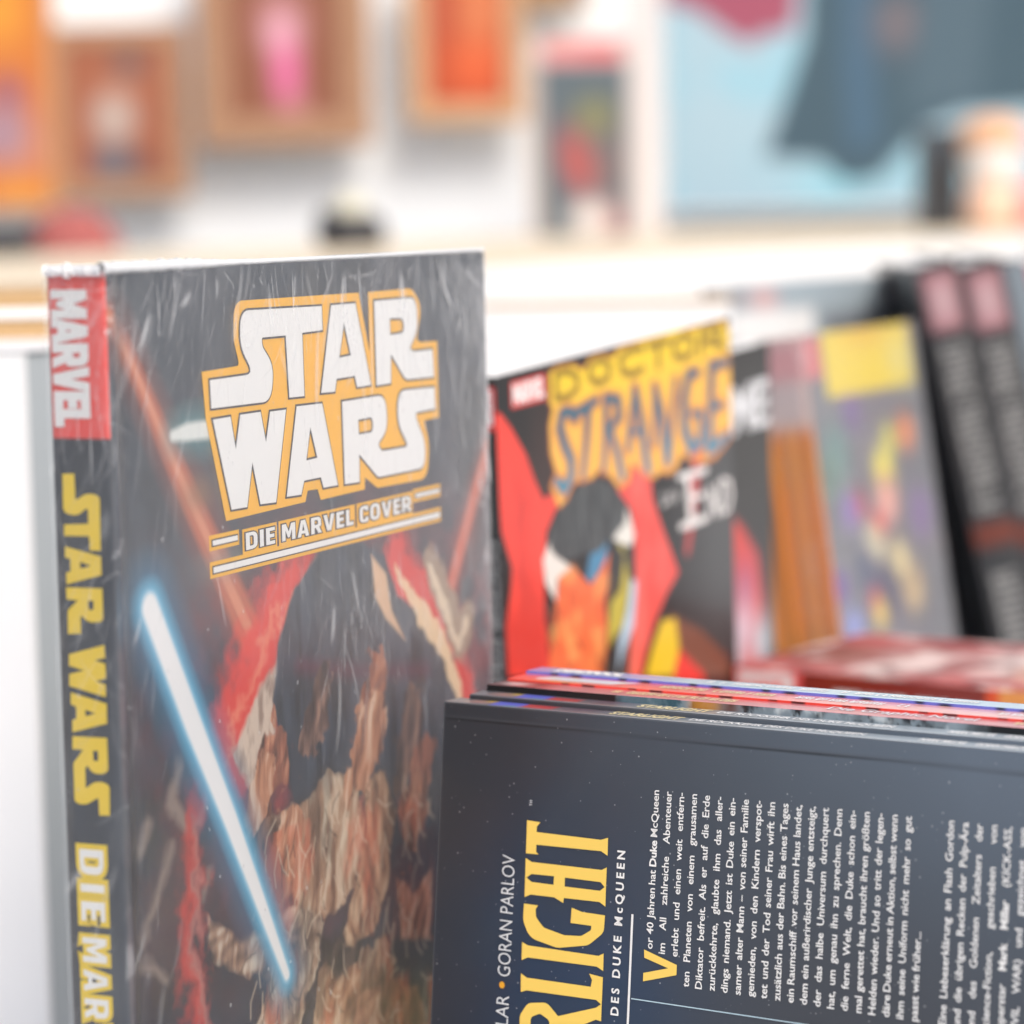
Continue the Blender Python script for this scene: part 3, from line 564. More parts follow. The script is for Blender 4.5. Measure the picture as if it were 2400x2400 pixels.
# shrink film: one sheet round cover and spine, stretched towards the top and the open edge
def film(parent, Wm, Hm, Tm, stretch, res=0.35, lift=0.0007, mat=None, name='shrink_wrap', creases=0, seed=1):
    f = Canvas(Wm+Tm, Hm, res, (255, 255, 255))
    Xr, Yr = f.X-Tm, f.Y
    s_ = stretch(np.clip(Xr, 0, Wm), Yr)
    val = 0.07*s_*np.clip((fbm(f.X*1.0, f.Y*0.35, 7, 500)-0.4)*4, 0, 1)
    r = np.random.default_rng(seed); mx = s_.max()
    for _ in range(creases):
        for _t in range(30):
            x0, y0 = r.uniform(-Tm, Wm), r.uniform(0, Hm) if r.random() > 0.3 else r.uniform(0, Hm*0.35)
            st0 = float(stretch(np.array(max(x0, 0.0)), np.array(y0)))
            if r.random() < (st0/mx)**1.6: break
        fan = -0.55*(x0-Wm*0.62)/Wm
        a = math.pi/2 + fan + r.normal(0, 0.22 if r.random() > 0.18 else 0.8); l = r.gamma(2.0, 6.0)+2; cv_ = r.normal(0, 0.02)
        w = r.uniform(0.08, 0.26) if r.random() < 0.85 else r.uniform(0.5, 1.4); amp = r.uniform(0.15, 0.95)*r.uniform(0.3, 1)*min(1, 0.25+st0/mx)
        x0 += Tm; pts = [(x0, y0)]
        for k in range(5):
            pts.append((pts[-1][0]+l/5*math.cos(a), pts[-1][1]+l/5*math.sin(a))); a += cv_*l/5 + r.normal(0, 0.05)
        xs_ = [p[0] for p in pts]; ys_ = [p[1] for p in pts]
        c0 = max(0, int((min(xs_)-1.5)/f.px)); c1 = int((max(xs_)+1.5)/f.px)+2; r0 = max(0, int((min(ys_)-1.5)/f.px)); r1 = int((max(ys_)+1.5)/f.px)+2
        sx, sy = f.X[r0:r1, c0:c1], f.Y[r0:r1, c0:c1]
        if sx.size == 0: continue
        d, _w = f.segdist(pts, False, sx, sy)
        t = np.clip((sy-min(ys_))/(max(ys_)-min(ys_)+1e-6), 0, 1)
        val[r0:r1, c0:c1] = np.maximum(val[r0:r1, c0:c1], amp*np.exp(-(d/w)**2)*np.sin(np.pi*np.clip(t, 0.02, 0.98))**0.5)  # bright reflection along each crease, painted in as milky film
    for _ in range(creases//9):           # specks of dust and small bubbles
        x0, y0 = r.uniform(0, Wm+Tm), r.uniform(0, Hm); q = r.uniform(0.25, 0.6)
        c0, c1 = int((x0-2)/f.px), int((x0+2)/f.px)+1; r0, r1 = int((y0-2)/f.px), int((y0+2)/f.px)+1
        if c0 < 0 or r0 < 0: continue
        val[r0:r1, c0:c1] = np.maximum(val[r0:r1, c0:c1], 0.45*np.exp(-(np.hypot(f.X[r0:r1, c0:c1]-x0, f.Y[r0:r1, c0:c1]-y0)/q)**2))
    wr = 0.00030*(fbm(f.X*1.0, f.Y*0.3, 6, 500)-0.5)*s_ + 0.0002*val
    xx = np.where(Xr < 0, -0.0016, Xr/1000)
    yy = np.where(Xr < 0, -Xr/1000, -lift-wr)
    o = f.mesh(name, lambda a, b: (xx, yy, Hm/1000-b/1000+0.0006), mat or FILM, parent)
    at = o.data.attributes.new('stretch', 'FLOAT', 'POINT'); at.data.foreach_set('value', val.ravel().astype(np.float32))
    return o
def st_sw(x, y):
    return np.clip(0.07 + 0.9*np.exp(-y/20) + 1.3*np.exp(-(252-x)/24)*np.clip(1.4-y/170, 0.05, 1) + 0.6*np.exp(-(((x-150)/50)**2+((y-118)/26)**2)) + 0.35*np.exp(-x/14), 0, 1.4)
film(hard, 252.6, 356.5, 20.3, st_sw, res=2.0, creases=1700, seed=4)
# gathered film along the head of the book
def ridge(parent, path, name='wrap_seam', seed=3, mat=None):
    """path: list of (x,y,z,r)"""
    rr = np.random.default_rng(seed); V = []; F = []; n = 9
    for i, (x, y, z, r) in enumerate(path):
        for k in range(n):
            a = 2*math.pi*k/n; q = r*(0.93+0.14*rr.random())
            V.append((x, y+q*math.cos(a), z+q*math.sin(a)))
        if i:
            b = (i-1)*n
            for k in range(n): F.append((b+k, b+(k+1) % n, b+n+(k+1) % n, b+n+k))
    me = bpy.data.meshes.new(name); me.from_pydata(V, [], F); me.update()
    for pl in me.polygons: pl.use_smooth = True
    o = link(name, me, mat or FILM_SEAM, parent)
    at = me.attributes.new('stretch', 'FLOAT', 'POINT'); at.data.foreach_set('value', [0.9]*len(V))
    return o
path = []
for i in range(140):
    x = -0.0028 + i/139*(W+0.0028)
    r = 0.0011*math.exp(-max(0, x-0.045)/0.025)*(1+0.25*math.sin(i*1.7)*math.sin(i*0.6)) + 0.0007
    path.append((x, 0.0006+0.0002*math.sin(i*0.35), H+0.0006+r*0.3, r))
ridge(hard, path)
path = [(-0.0014+0.0002*math.sin(i), 0.0195-0.0187*i/24, H+0.0006, 0.0016*(1.5 if i in (9, 10) else 1)) for i in range(25)]
V = []
rr = random.Random(5); Vv, Ff = [], []
for i, (x, y, z, r) in enumerate(path):
    for k in range(8):
        a = 2*math.pi*k/8; q = r*(0.9+0.2*rr.random())
        Vv.append((x+q*math.cos(a), y, z+q*math.sin(a)))
    if i:
        b = (i-1)*8
        for k in range(8): Ff.append((b+k, b+(k+1) % 8, b+8+(k+1) % 8, b+8+k))
me = bpy.data.meshes.new('wrap_fold'); me.from_pydata(Vv, [], Ff); me.update()
at = me.attributes.new('stretch', 'FLOAT', 'POINT'); at.data.foreach_set('value', [0.9]*len(Vv))
link('wrap_fold', me, FILM_SEAM, hard)

# ------------------------------------------------------------------ softcovers lying spine upwards, back covers to the camera
def grid_of(M):
    return Matrix([list(r) for r in M] + [[0, 0, 0, 1]])
def frame_at(M, corner, Hh):
    """same turn as M, top-left-front corner of the book at a world point"""
    R = grid_of(M); R.translation = Vector((0, 0, 0))
    m = R.copy(); m.translation = Vector(corner) - (R @ Vector((0, 0, Hh)))
    return m
PARTS = {}
PW, PH = 0.27, 0.2165
RISE = 0.128
def spine_up_book(label, M, Tk, face, spine, group=None, mat_face=None):
    b = thing('softcover_book', label, 'book', M, group=group)
    b_ = face.mesh('back_cover', lambda a, c: (a/1000, 0.0, PH-c/1000-0.0*a), mat_face or M_back_cover, b)
    def sf(a, c):
        e = np.minimum(c, Tk*1000-c)
        return a/1000, c/1000, PH + RISE*c/1000 - 0.0003*(1-np.clip(e/0.7, 0, 1))**2
    s_ = Canvas.mesh(spine, 'spine', sf, M_print_gloss, b)
    # far cover and pages
    Vx = [(0.001, 0.0006, 0.001), (PW-0.001, 0.0006, 0.001), (PW-0.001, Tk-0.0006, 0.001), (0.001, Tk-0.0006, 0.001)]
    Vt = [(x, y, PH-0.0006+RISE*y) for x, y, z in Vx]
    me = bpy.data.meshes.new('page_block'); me.from_pydata(Vx+Vt, [], [(3,2,1,0),(4,5,6,7),(0,1,5,4),(1,2,6,5),(2,3,7,6),(3,0,4,7)])
    link('page_block', me, M_paper, b)
    me = bpy.data.meshes.new('front_cover'); y0, y1 = Tk-0.00045, Tk
    vv = [(0,y0,0),(PW,y0,0),(PW,y1,0),(0,y1,0),(0,y0,PH+RISE*y0-0.0003),(PW,y0,PH+RISE*y0-0.0003),(PW,y1,PH+RISE*y1-0.0003),(0,y1,PH+RISE*y1-0.0003)]
    me.from_pydata(vv, [], [(3,2,1,0),(4,5,6,7),(0,1,5,4),(1,2,6,5),(2,3,7,6),(3,0,4,7)])
    link('front_cover', me, M_black, b)
    PARTS[b.name] = (b_, s_)
    return b
def spine_text(parent, items, Tk):
    """items: (text, x0mm, x1mm, ybase mm from front edge, capheight mm, material, bold)"""
    for i, (s, x0, x1, yb, ch, mt, bold) in enumerate(items):
        p = Print()
        up = Vector((0, 1, RISE)).normalized()
        p.text(s, (x0/1000, yb/1000, PH+RISE*yb/1000+0.00012), (1, 0, 0), up, ch/1000/0.72, off=bold, fit=(x1-x0)/1000)
        p.build('spine_lettering', mt, PARTS[parent.name][1])

def dark_spine(Tk):
    s = Canvas(270, Tk*1000, 2.2, (116, 122, 130)); X, Y = s.X, s.Y
    s.over((206, 220, 228), np.clip((X-50)/120, 0, 1)*0.7)  # sky reflection painted in: lifted spine colour, paler to the right
    s.blob(11, Tk*500, 5, 2.5, (200, 150, 140), 0.9); s.blob(15, Tk*700, 2.2, 1.6, (240, 200, 60), 0.9)
    s.rect(17, 1.0, 29, Tk*1000-1.0, (110, 120, 235), soft=0.6); s.blob(26, 1.5, 4, 1.2, (90, 150, 170), 0.9)
    s.rect(29, 1.8, 41, Tk*1000-2.2, (214, 60, 60), soft=1.0)
    s.over((120, 84, 100), 0.7*np.exp(-((X-50)/10)**2))
    return s
def dark_face():
    s = Canvas(270, 216.5, 1.5, (52, 55, 62)); X, Y = s.X, s.Y
    # printed night sky: navy cloud in the middle of the sheet
    n = fbm(X, Y, 30, 700)
    neb = np.exp(-(((X-58)/40)**2+((Y-82)/45)**2))
    s.over((38, 64, 96), np.clip(neb*(0.55+0.8*n), 0, 1)*0.95)
    s.over((112, 126, 142), np.clip((X-30)/160, 0, 1)*np.clip(1-Y/120,0.3,1)*0.85)  # sheen towards the upper right, painted into the cover colour
    s.over((58, 56, 60), 0.35*np.exp(-(((X-165)/50)**2+((Y-75)/30)**2)))
    # crease of the spine hinge: its shade and highlight painted into the colour
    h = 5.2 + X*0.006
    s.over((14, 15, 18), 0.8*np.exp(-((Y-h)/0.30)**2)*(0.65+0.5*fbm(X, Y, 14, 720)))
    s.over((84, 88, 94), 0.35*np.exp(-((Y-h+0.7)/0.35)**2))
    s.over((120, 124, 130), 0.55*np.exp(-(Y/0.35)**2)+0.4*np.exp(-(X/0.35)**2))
    return s
grp = 'softcovers packed spine upwards'
sp1 = dark_spine(0.009)
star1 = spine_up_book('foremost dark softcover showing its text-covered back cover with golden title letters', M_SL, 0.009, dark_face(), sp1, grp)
dtxt = [('STARLIGHT', 62, 88, 2.6, 4.4, I_cream, 0.04), ('DIE RÜCKKEHR DES DUKE McQUEEN', 91, 152, 3.2, 3.0, I_white, 0.03), ('MARK MILLAR', 170, 185, 3.0, 3.6, I_white, 0.05), ('GORAN PARLOV', 188, 204, 3.0, 3.6, I_white, 0.05)]
spine_text(star1, dtxt, 0.009)
# printing on the back cover, reading upwards
UP, LF = (0, 0, 1), (-1, 0, 0)
def sl(u, v, y=0.00025): return (u/1000, -y, PH-v/1000)
p = Print()
for k, v in TITLE.items(): p.shape(v, (0, -0.00025, PH), RX, UZ)
p.shape(DROPCAP, (0, -0.00025, PH), RX, UZ)
p.text('A', sl(71.3, 152), UP, LF, 0.0362, off=0.03, fit=0.016); p.text('T', sl(71.3, 168), UP, LF, 0.0362, off=0.03, fit=0.014); p.text('S', sl(71.3, 183), UP, LF, 0.0362, off=0.03, fit=0.013)
p.build('back_title', I_yellow, PARTS[star1.name][0])
p = Print()
p.text('GORAN PARLOV', sl(30.9, 85.5), UP, LF, 0.0072, fit=0.0386, off=-0.004)
p.text('MARK MILLAR', sl(30.9, 126.5), UP, LF, 0.0072, fit=0.0350, off=-0.004)
p.text('™', sl(37.3, 30.6), UP, LF, 0.0024)
p.build('author_line', I_softwhite, PARTS[star1.name][0])
p = Print(); p.text('•', sl(30.9, 89.4), UP, LF, 0.0088); p.build('bullet', I_orange, PARTS[star1.name][0])
p = Print()
p.text('DES DUKE McQUEEN', sl(72.4, 92.3), UP, LF, 0.0040, off=0.028, fit=0.0510, track=1.5)
p.text('DIE RÜCKKEHR', sl(72.4, 136.0), UP, LF, 0.0040, off=0.028, fit=0.0395, track=1.5)
p.shape([[(75.7, 60.4), (76.5, 60.4), (76.5, 170), (75.7, 170)]], (0, -0.00025, PH), RX, UZ)
p.build('subtitle_line', I_white, PARTS[star1.name][0])
p = Print(); p.shape([[(76.9, 86.15), (150, 85.85), (150, 86.15), (76.9, 86.5)]], (0, -0.0002, PH), RX, UZ); p.build('thin_rule', I_blue, PARTS[star1.name][0])
BODY = ['or 40 Jahren hat |Duke McQueen', 'im All zahlreiche Abenteuer', 'erlebt und einen weit entfern-', 'ten Planeten von einem grausamen', 'Diktator befreit. Als er auf die Erde',
 'zurückkehrte, glaubte ihm das aller-', 'dings niemand. Jetzt ist Duke ein ein-', 'samer alter Mann – von seiner Familie', 'gemieden, von den Kindern verspot-', 'tet und der Tod seiner Frau wirft ihn',
 'zusätzlich aus der Bahn. Bis eines Tages', 'ein Raumschiff vor seinem Haus landet,', 'dem ein außerirdischer Junge entsteigt,', 'der das halbe Universum durchquert', 'hat, um genau ihn zu sprechen. Denn',
 'die ferne Welt, die Duke schon ein-', 'mal gerettet hat, braucht ihren größten', 'Helden wieder. Und so tritt der legen-', 'däre Duke erneut in Aktion, selbst wenn', 'ihm seine Uniform nicht mehr so gut', 'passt wie früher...',
 None, 'Eine Liebeserklärung an Flash Gordon', 'und die übrigen Recken der Pulp-Ära', 'und des Goldenen Zeitalters der', 'Science-Fiction, geschrieben von', 'Superstar |Mark |Millar (KICK-ASS,', 'CIVIL WAR) und gezeichnet von', 'Goran Parlov.']
SZ = 0.00345
def justify(pr, words, u, v0, v1, last=False):
    """words set upwards from v0 (low) to v1 (high); spaces share what is left"""
    tot = (v0-v1)/1000; metrics = []
    for w in words:
        bold = w.startswith('|'); w = w.lstrip('|')
        c = bpy.data.curves.new('t', 'FONT'); c.body = w; c.offset = 0.030 if bold else 0.012; c.resolution_u = 2; c.space_character = 0.97
        o = TMP.new('t', c); me = bpy.data.meshes.new_from_object(o); TMP.remove(o); bpy.data.curves.remove(c)
        xs = [q.co.x for q in me.vertices]; metrics.append((me, min(xs), max(xs)))
    k = 1.10
    wsum = sum(b-a for _, a, b in metrics)*SZ*k
    gap = 0.0009 if last else (tot-wsum)/max(1, len(words)-1)
    if gap < 0.0009 and not last: k *= (tot-0.0009*(len(words)-1))/wsum; gap = 0.0009
    pos = 0
    for me, a, b in metrics:
        pr._add(me, sl(u, v0-pos*1000), UP, LF, SZ, k, -a)
        pos += (b-a)*SZ*k + gap
p1 = Print()
for i, ln in enumerate(BODY):
    if ln is None: continue
    u = 83.9 + 4.575*i if i < 21 else 184.5 + 4.53*(i-22)
    v0 = (70.3, 71.3, 71.6)[i] if i < 3 else 80.3
    justify(p1, ln.split(' '), u, v0, 21.5, last=i in (20, 28))
p1.build('back_text', I_white, PARTS[star1.name][0])

c2 = (-0.0151,0.9318,1.1431)
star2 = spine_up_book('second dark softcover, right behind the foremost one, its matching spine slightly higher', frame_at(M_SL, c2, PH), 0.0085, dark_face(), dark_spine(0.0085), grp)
spine_text(star2, [(a, b+1, c+1, d-0.3, e, f, g_) for a, b, c, d, e, f, g_ in dtxt], 0.0085)
# third: painted grey strip, pink spine
s = Canvas(270, 216.5, 1.6, (22, 24, 28)); s.C = s.C
X, Y = s.X, s.Y
m = np.clip((X-50)/4, 0, 1)*np.clip((182-X)/12, 0, 1)
s.over((150, 165, 175), m*np.clip(0.2+1.2*fbm(X*1.5+Y*0.8, Y*0.5, 5, 801), 0, 1))
s.over((36, 40, 46), m*np.clip((fbm(X*1.8, Y, 4, 811)-0.55)*7, 0, 1))
s.over((205, 214, 218), m*np.clip((fbm(X*1.2, Y, 6, 821)-0.62)*6, 0, 1))
s.over((60, 110, 128), np.clip((X-50)/3, 0, 1)*np.clip((78-X)/4, 0, 1)*0.6)
s.over((206, 140, 50), np.exp(-((X-84)/6)**4)*0.9); s.over((110, 60, 40), np.exp(-((X-93)/4)**2)*0.8)
q = Canvas(270, 13, 2.0, (226, 134, 142)); q.over((60, 48, 52), np.clip((26-q.X)/8, 0, 1)); q.over((160, 100, 105), 0.5*fbm(q.X, q.Y, 6, 77))
q.blob(8, 5, 5, 2.5, (235, 235, 235), 0.9)
c3 = spine_up_book('third softcover of the packed row, rosy spine above a grey painted cover edge', frame_at(M_SL, (-0.0094,0.9384,1.1451), PH), 0.0125, s, q, grp, M_print)
spine_text(c3, [('~24', 46, 92, 3.4, 4.2, I_cream, 0.0), ('Die Graphic Novel', 124, 174, 4.6, 4.6, I_softwhite, 0.02), ('~8', 186, 215, 4.6, 3.6, I_cream, 0.0)], 0.0125)
# fourth and fifth: red and blue with dark perforations
def perforated(base, dark, dx, ph, round_):
    s = Canvas(270, 216.5, 1.8, base)
    for k in range(12):
        x0 = 12 + ph + dx*k
        if round_: s.blob(x0, 1.0, 2.6, 1.1, dark, 1, 4); s.blob(x0-8.6, 0.3, 1.8, 0.7, dark, 1, 4)
        else: s.rect(x0-2.4, -0.2, x0+2.4, 0.95, dark); s.rect(x0-10.5, -0.4, x0-7.5, 0.45, dark)
    return s
q = Canvas(270, 13, 2.0, (246, 110, 104)); q.over((246, 200, 196), np.clip((q.X-60)/110, 0, 1)*0.8)  # pale sky reflection painted over the red spine, growing rightwards
q.over((240, 150, 80), np.exp(-(((q.X-18)/9)**2+((q.Y-2)/4)**2)))
q.poly([(8, 5), (12, 9.6), (46, 9.6), (38, 3.5), (9, 3.2)], (246, 246, 246))
c4 = spine_up_book('red softcover with white logo block on its spine and dark squares along the edge', frame_at(M_SL, (-0.0026,0.9453,1.1458), PH), 0.0125, perforated((252, 76, 60), (60, 30, 28), 26, 20, False), q, grp, M_print_gloss)
spine_text(c4, [('~17', 56, 98, 4.4, 4.0, I_cream, 0.05), ('~19', 101, 146, 4.6, 4.0, I_white, 0.05), ('~23', 175, 222, 4.6, 3.6, I_white, 0.02)], 0.0125)
q = Canvas(270, 10, 2.0, (176, 212, 234)); q.over((100, 110, 214), np.clip((60-q.X)/16, 0, 1)*0.8); q.over((208, 228, 236), 0.5*fbm(q.X, q.Y, 8, 177))
c5 = spine_up_book('blue softcover at the back of the packed row with a pale blue spine', frame_at(M_SL, (0.0036,0.9548,1.1467), PH), 0.0095, perforated((120, 126, 226), (40, 46, 60), 27, 8, True), q, grp, M_print_gloss)
spine_text(c5, [('DEADPOOL', 9, 36, 2.6, 4.8, I_white, 0.09), ('~18', 68, 112, 3.0, 3.6, I_white, 0.04), ('~20', 117, 165, 3.0, 3.6, I_white, 0.03)], 0.0095)

# ------------------------------------------------------------------ red and black softcover standing behind
Wd, Hd, Td = 0.17, 0.30, 0.014
doc = thing('comic_book', 'comic with curvy yellow and blue title over bright red and black shapes', 'book', M_ST)
cv = Canvas(170, 300, 2.0, (22, 20, 20)); X, Y = cv.X, cv.Y; S = START
cv.over((70, 46, 40), 0.6*np.exp(-(((X-30)/10)**2+((Y-40)/30)**2)))
cv.over((84, 86, 88), 0.75*np.clip((X-115)/40, 0, 1)*np.exp(-((Y-90)/70)**2))
cv.poly(S['red1'], (250, 72, 58), soft=0.5)
cv.poly(S['red2'], (246, 74, 64), soft=0.5)
cv.rect(12, 150, 170, 300, (60, 30, 28), soft=6)
cv.rect(-2, 160, 70, 300, (240, 70, 56), soft=4)
cv.poly(S['redbot'], (240, 60, 52)); cv.poly(S['brown'], (124, 76, 58), soft=1.5); cv.poly(S['yellow'], (240, 200, 44), soft=1)
cv.poly(S['orange'], (248, 116, 66), soft=0.5); cv.blob(70, 148, 18, 22, (244, 160, 60), 0.7)
for f in S['folds'][:3]: cv.stroke([(a-2, b, w*0.6) for a, b, w in f], (176, 66, 38), a=0.8)
cv.poly(S['dark1'], (44, 44, 44)); cv.poly(S['olive'], (196, 180, 70), soft=0.8); cv.poly(S['pale'], (190, 214, 232), soft=0.8)
cv.poly(S['white1'], (236, 228, 220)); cv.poly(S['white2'], (232, 230, 222)); cv.poly(S['blue1'], (74, 138, 176), soft=0.6); cv.poly(S['dkleft'], (44, 40, 42))
cv.poly(S['hair'], (62, 66, 68), soft=0.6)
hm = cv.polymask(S['hair'], 1)
cv.over((120, 124, 126), hm*0.5*np.clip((fbm(X*1.8, Y*0.25, 5, 91)-0.45)*4, 0, 1))
cv.over((30, 30, 32), hm*0.6*np.clip((fbm(X*2.0, Y*0.2, 4, 95)-0.5)*4, 0, 1))
bm_ = cv.polymask(S['banner'], 0.6)
cv.poly(S['banner'], (236, 120, 60), soft=1.2)
t_ = np.clip((Y-8)/22, 0, 1)[..., None]
cv.over(np.array(lin((248, 210, 40)))*(1-t_)+np.array(lin((250, 190, 84)))*t_, np.clip((cv.polymask(S['banner'], 0.9)-0.4)*1.7, 0, 1))
for st_ in S['doctor']: cv.stroke(st_, (96, 72, 14), soft=0.5, grow=0.1, a=0.95)
for st_ in S['doctor']: cv.stroke([(a, b, 0.55) for a, b, w in st_], (196, 160, 20), soft=0.5, a=0.8)
for st_ in S['strange']: cv.stroke(st_, (214, 130, 70), soft=0.5, grow=1.5, a=0.8)
blue = np.array(lin((52, 100, 122)))*(1-np.clip((Y-30)/45, 0, 1)[..., None]) + np.array(lin((96, 170, 198)))*np.clip((Y-30)/45, 0, 1)[..., None]
for st_ in S['strange']: cv.stroke(st_, blue, soft=0.4, grow=-0.2)
cv.stroke(S['redstreak'], (220, 76, 76), soft=1.5, a=0.8)
for st_ in S['end']: cv.stroke(st_, (238, 236, 234), soft=0.4, grow=-0.3)
cv.poly(S['label'], (236, 66, 60))
cv.over((176, 40, 36), cv.polymask(S['red1'], 2)*0.45*np.clip((fbm(X, Y*0.4, 14, 97)-0.5)*5, 0, 1)); cv.over((255, 140, 128), cv.polymask(S['red2'], 2)*0.4*np.clip((fbm(X, Y*0.4, 16, 98)-0.45)*4, 0, 1))
cv.over((190, 70, 40), cv.polymask(S['orange'], 2)*0.5*np.clip((fbm(X*1.5, Y, 9, 99)-0.5)*6, 0, 1)); cv.over((255, 190, 110), cv.polymask(S['orange'], 2)*0.5*np.clip((fbm(X*1.3, Y, 12, 89)-0.55)*6, 0, 1))
dfc = cv.mesh('front_cover', lambda a, b: (a/1000, 0.0, Hd-b/1000), M_print, doc)
p = Print(); p.block('MARVEL', (0.0112, -0.0002, Hd-0.0126), RX, UZ, 0.0080, 0.0206, gap=4); p.build('publisher_lettering', I_white, dfc)
cs = Canvas(14, 300, 2.0, (18, 18, 19)); cs.rect(-1, 4, 15, 21, (226, 60, 58)); cs.blob(1, 84, 4, 16, (60, 62, 64), 0.8, 4)
dsp = cs.mesh('spine', lambda a, b: (-0.0002+0*a, a/1000, Hd-b/1000), M_print, doc)
p = Print(); p.block('MARVEL', (-0.0005, 0.0055, Hd-0.0055), DN, FR, 0.0042, 0.014, gap=4); p.build('spine_label', I_white, dsp)
p = Print(); p.text('DOCTOR STRANGE', (-0.0005, 0.0055, Hd-0.064), DN, FR, 0.0060, off=0.05, fit=0.075); p.build('spine_title', I_grey, dsp)
p = Print(); p.text('DER EID', (-0.0005, 0.0055, Hd-0.146), DN, FR, 0.0060, off=0.05, fit=0.028); p.build('spine_subtitle', I_orange, dsp)
boxes('page_block', M_paper, doc, [(0.0006, 0.0005, 0.001, Wd-0.001, Td-0.0008, Hd-0.0012)])
boxes('back_cover', M_black, doc, [(0.0002, Td-0.0005, 0, Wd, Td, Hd-0.004)])

# second copy-like black comic behind it
W2, H2, T2 = 0.19, 0.30, 0.016
b2 = thing('comic_book', 'black comic with pale letters ME, peeking out right behind the red one', 'book', M_B2)
cv = Canvas(190, 300, 1.2, (44, 43, 42)); X, Y = cv.X, cv.Y
cv.blob(175, 4, 40, 6, (30, 28, 28), 0.8)
cv.poly([(147.8,74.1), (160.7,82.7), (175.5,100.0), (179.7,121.6), (181.5,147.1), (167.0,164.6), (143.9,163.1), (147.9,114.7)], (214, 66, 56), soft=2)
cv.blob(*(163.3,113.9), 9, 14, (176, 96, 130), 0.9); cv.blob(*(160.6,131.9), 10, 13, (226, 190, 206), 0.95); cv.blob(*(177.7,142.1), 8, 12, (190, 205, 214), 0.9)
cv.blob(*(154.3,142.9), 6, 12, (190, 200, 208), 0.8)
f2 = cv.mesh('front_cover', lambda a, b: (a/1000, 0.0, H2-b/1000), M_print, b2)
p = Print(); p.text('ME', (0.155, -0.0002, H2-0.0385), RX, UZ, 0.030, off=0.03, fit=0.033); p.build('cover_lettering', I_softwhite, f2)
boxes('page_block', M_paper, b2, [(0.001, 0.0005, 0.001, W2-0.001, T2-0.0008, H2-0.001)])
boxes('back_cover', M_black, b2, [(0.0, T2-0.0006, 0, W2, T2, H2)])

# thick orange-spined book with yellow title block
W3, H3, T3 = 0.17, 0.28, 0.020
b3 = thing('comic_book', 'wrapped comic with orange spine, yellow title block and many-coloured crowded cover', 'book', M_B3)
cv = Canvas(170, 280, 0.9, (122, 126, 134)); X, Y = cv.X, cv.Y
cv.over((150, 152, 156), 0.6*np.clip((X-140+Y*0.02)/20, 0, 1))
for q, r, c in (((26.9,61.1), 17, (104, 140, 138)), ((11.8,71.8), 13, (110, 140, 128)), ((50.7,88.8), 9, (176, 84, 106)), ((33.6,90.8), 10, (140, 120, 180)), ((92.9,74.3), 13, (226, 214, 100)),
    ((107.6,59.8), 10, (200, 196, 110)), ((133.9,57.3), 11, (226, 152, 104)), ((91.9,89.9), 14, (220, 172, 160)), ((74.2,100.8), 8, (206, 80, 72)), ((64.4,112.1), 12, (240, 214, 180)), ((96.7,124.0), 13, (238, 210, 164)),
    ((49.2,122.9), 16, (84, 100, 124)), ((75.9,135.4), 18, (76, 88, 112)), ((8.7,125.8), 9, (120, 88, 160)), ((53.9,138.2), 8, (176, 58, 92)), ((59.9,145.7), 9, (214, 190, 110)), ((19.5,148.4), 11, (146, 156, 210)), ((113.8,138.7), 14, (196, 176, 140)), ((56.7,40.6), 12, (120, 104, 150)), ((142.0,101.6), 14, (150, 130, 170))):
    cv.blob(q[0], q[1], r*1.15, r*0.95, tuple(max(0, min(255, 128+(v-128)*1.35)) for v in c), 1.0, 3.0)
cv.over((70, 74, 84), 0.5*np.clip((fbm(X, Y, 9, 930)-0.55)*5, 0, 1)*(Y > 40))
cv.rect(27, -3, 158, 33, (246, 222, 60), soft=1.5); cv.over((240, 190, 50), 0.6*np.exp(-(((X-90)/40)**2+((Y-3)/7)**2)))
cv.over((240, 236, 170), 0.5*np.exp(-(((X-140)/18)**2+((Y-18)/14)**2)))
cv.rect(2, 2, 23, 22, (226, 120, 124), soft=2)
cv.mesh('front_cover', lambda a, b: (a/1000, 0.0, H3-b/1000), M_print, b3)
cs = Canvas(34, 280, 0.9, (246, 146, 52)); cs.rect(-2, -2, 40, 46, (222, 206, 206), soft=5); cs.rect(-2, 3, 40, 22, (230, 170, 174), soft=4)
cs.over((196, 130, 30), np.clip((cs.Y-140)/30, 0, 1)); cs.over((150, 90, 40), 0.5*np.exp(-((cs.X-30)/5)**2)); cs.over((226, 150, 40), 0.5*np.exp(-((cs.Y-62)/14)**2)); [cs.rect(xs_, 46, xs_+w_, 280, c_, soft=0.8) for xs_, w_, c_ in ((4, 1.5, (190, 96, 30)), (11, 2, (250, 176, 80)), (17, 1.5, (170, 90, 34)), (24, 3, (120, 84, 60)), (30, 2, (236, 150, 70)))]
cs.mesh('spine', lambda a, b: (0.0-a*0.00008, a/1000, H3-b/1000), M_print, b3)
boxes('page_block', M_paper, b3, [(0.001, 0.0006, 0.001, W3-0.002, 0.0334, H3-0.001)])
o = film(b3, 170, 280, 34, lambda x, y: 0.6+0*x, res=0.6, mat=FILM, creases=60)

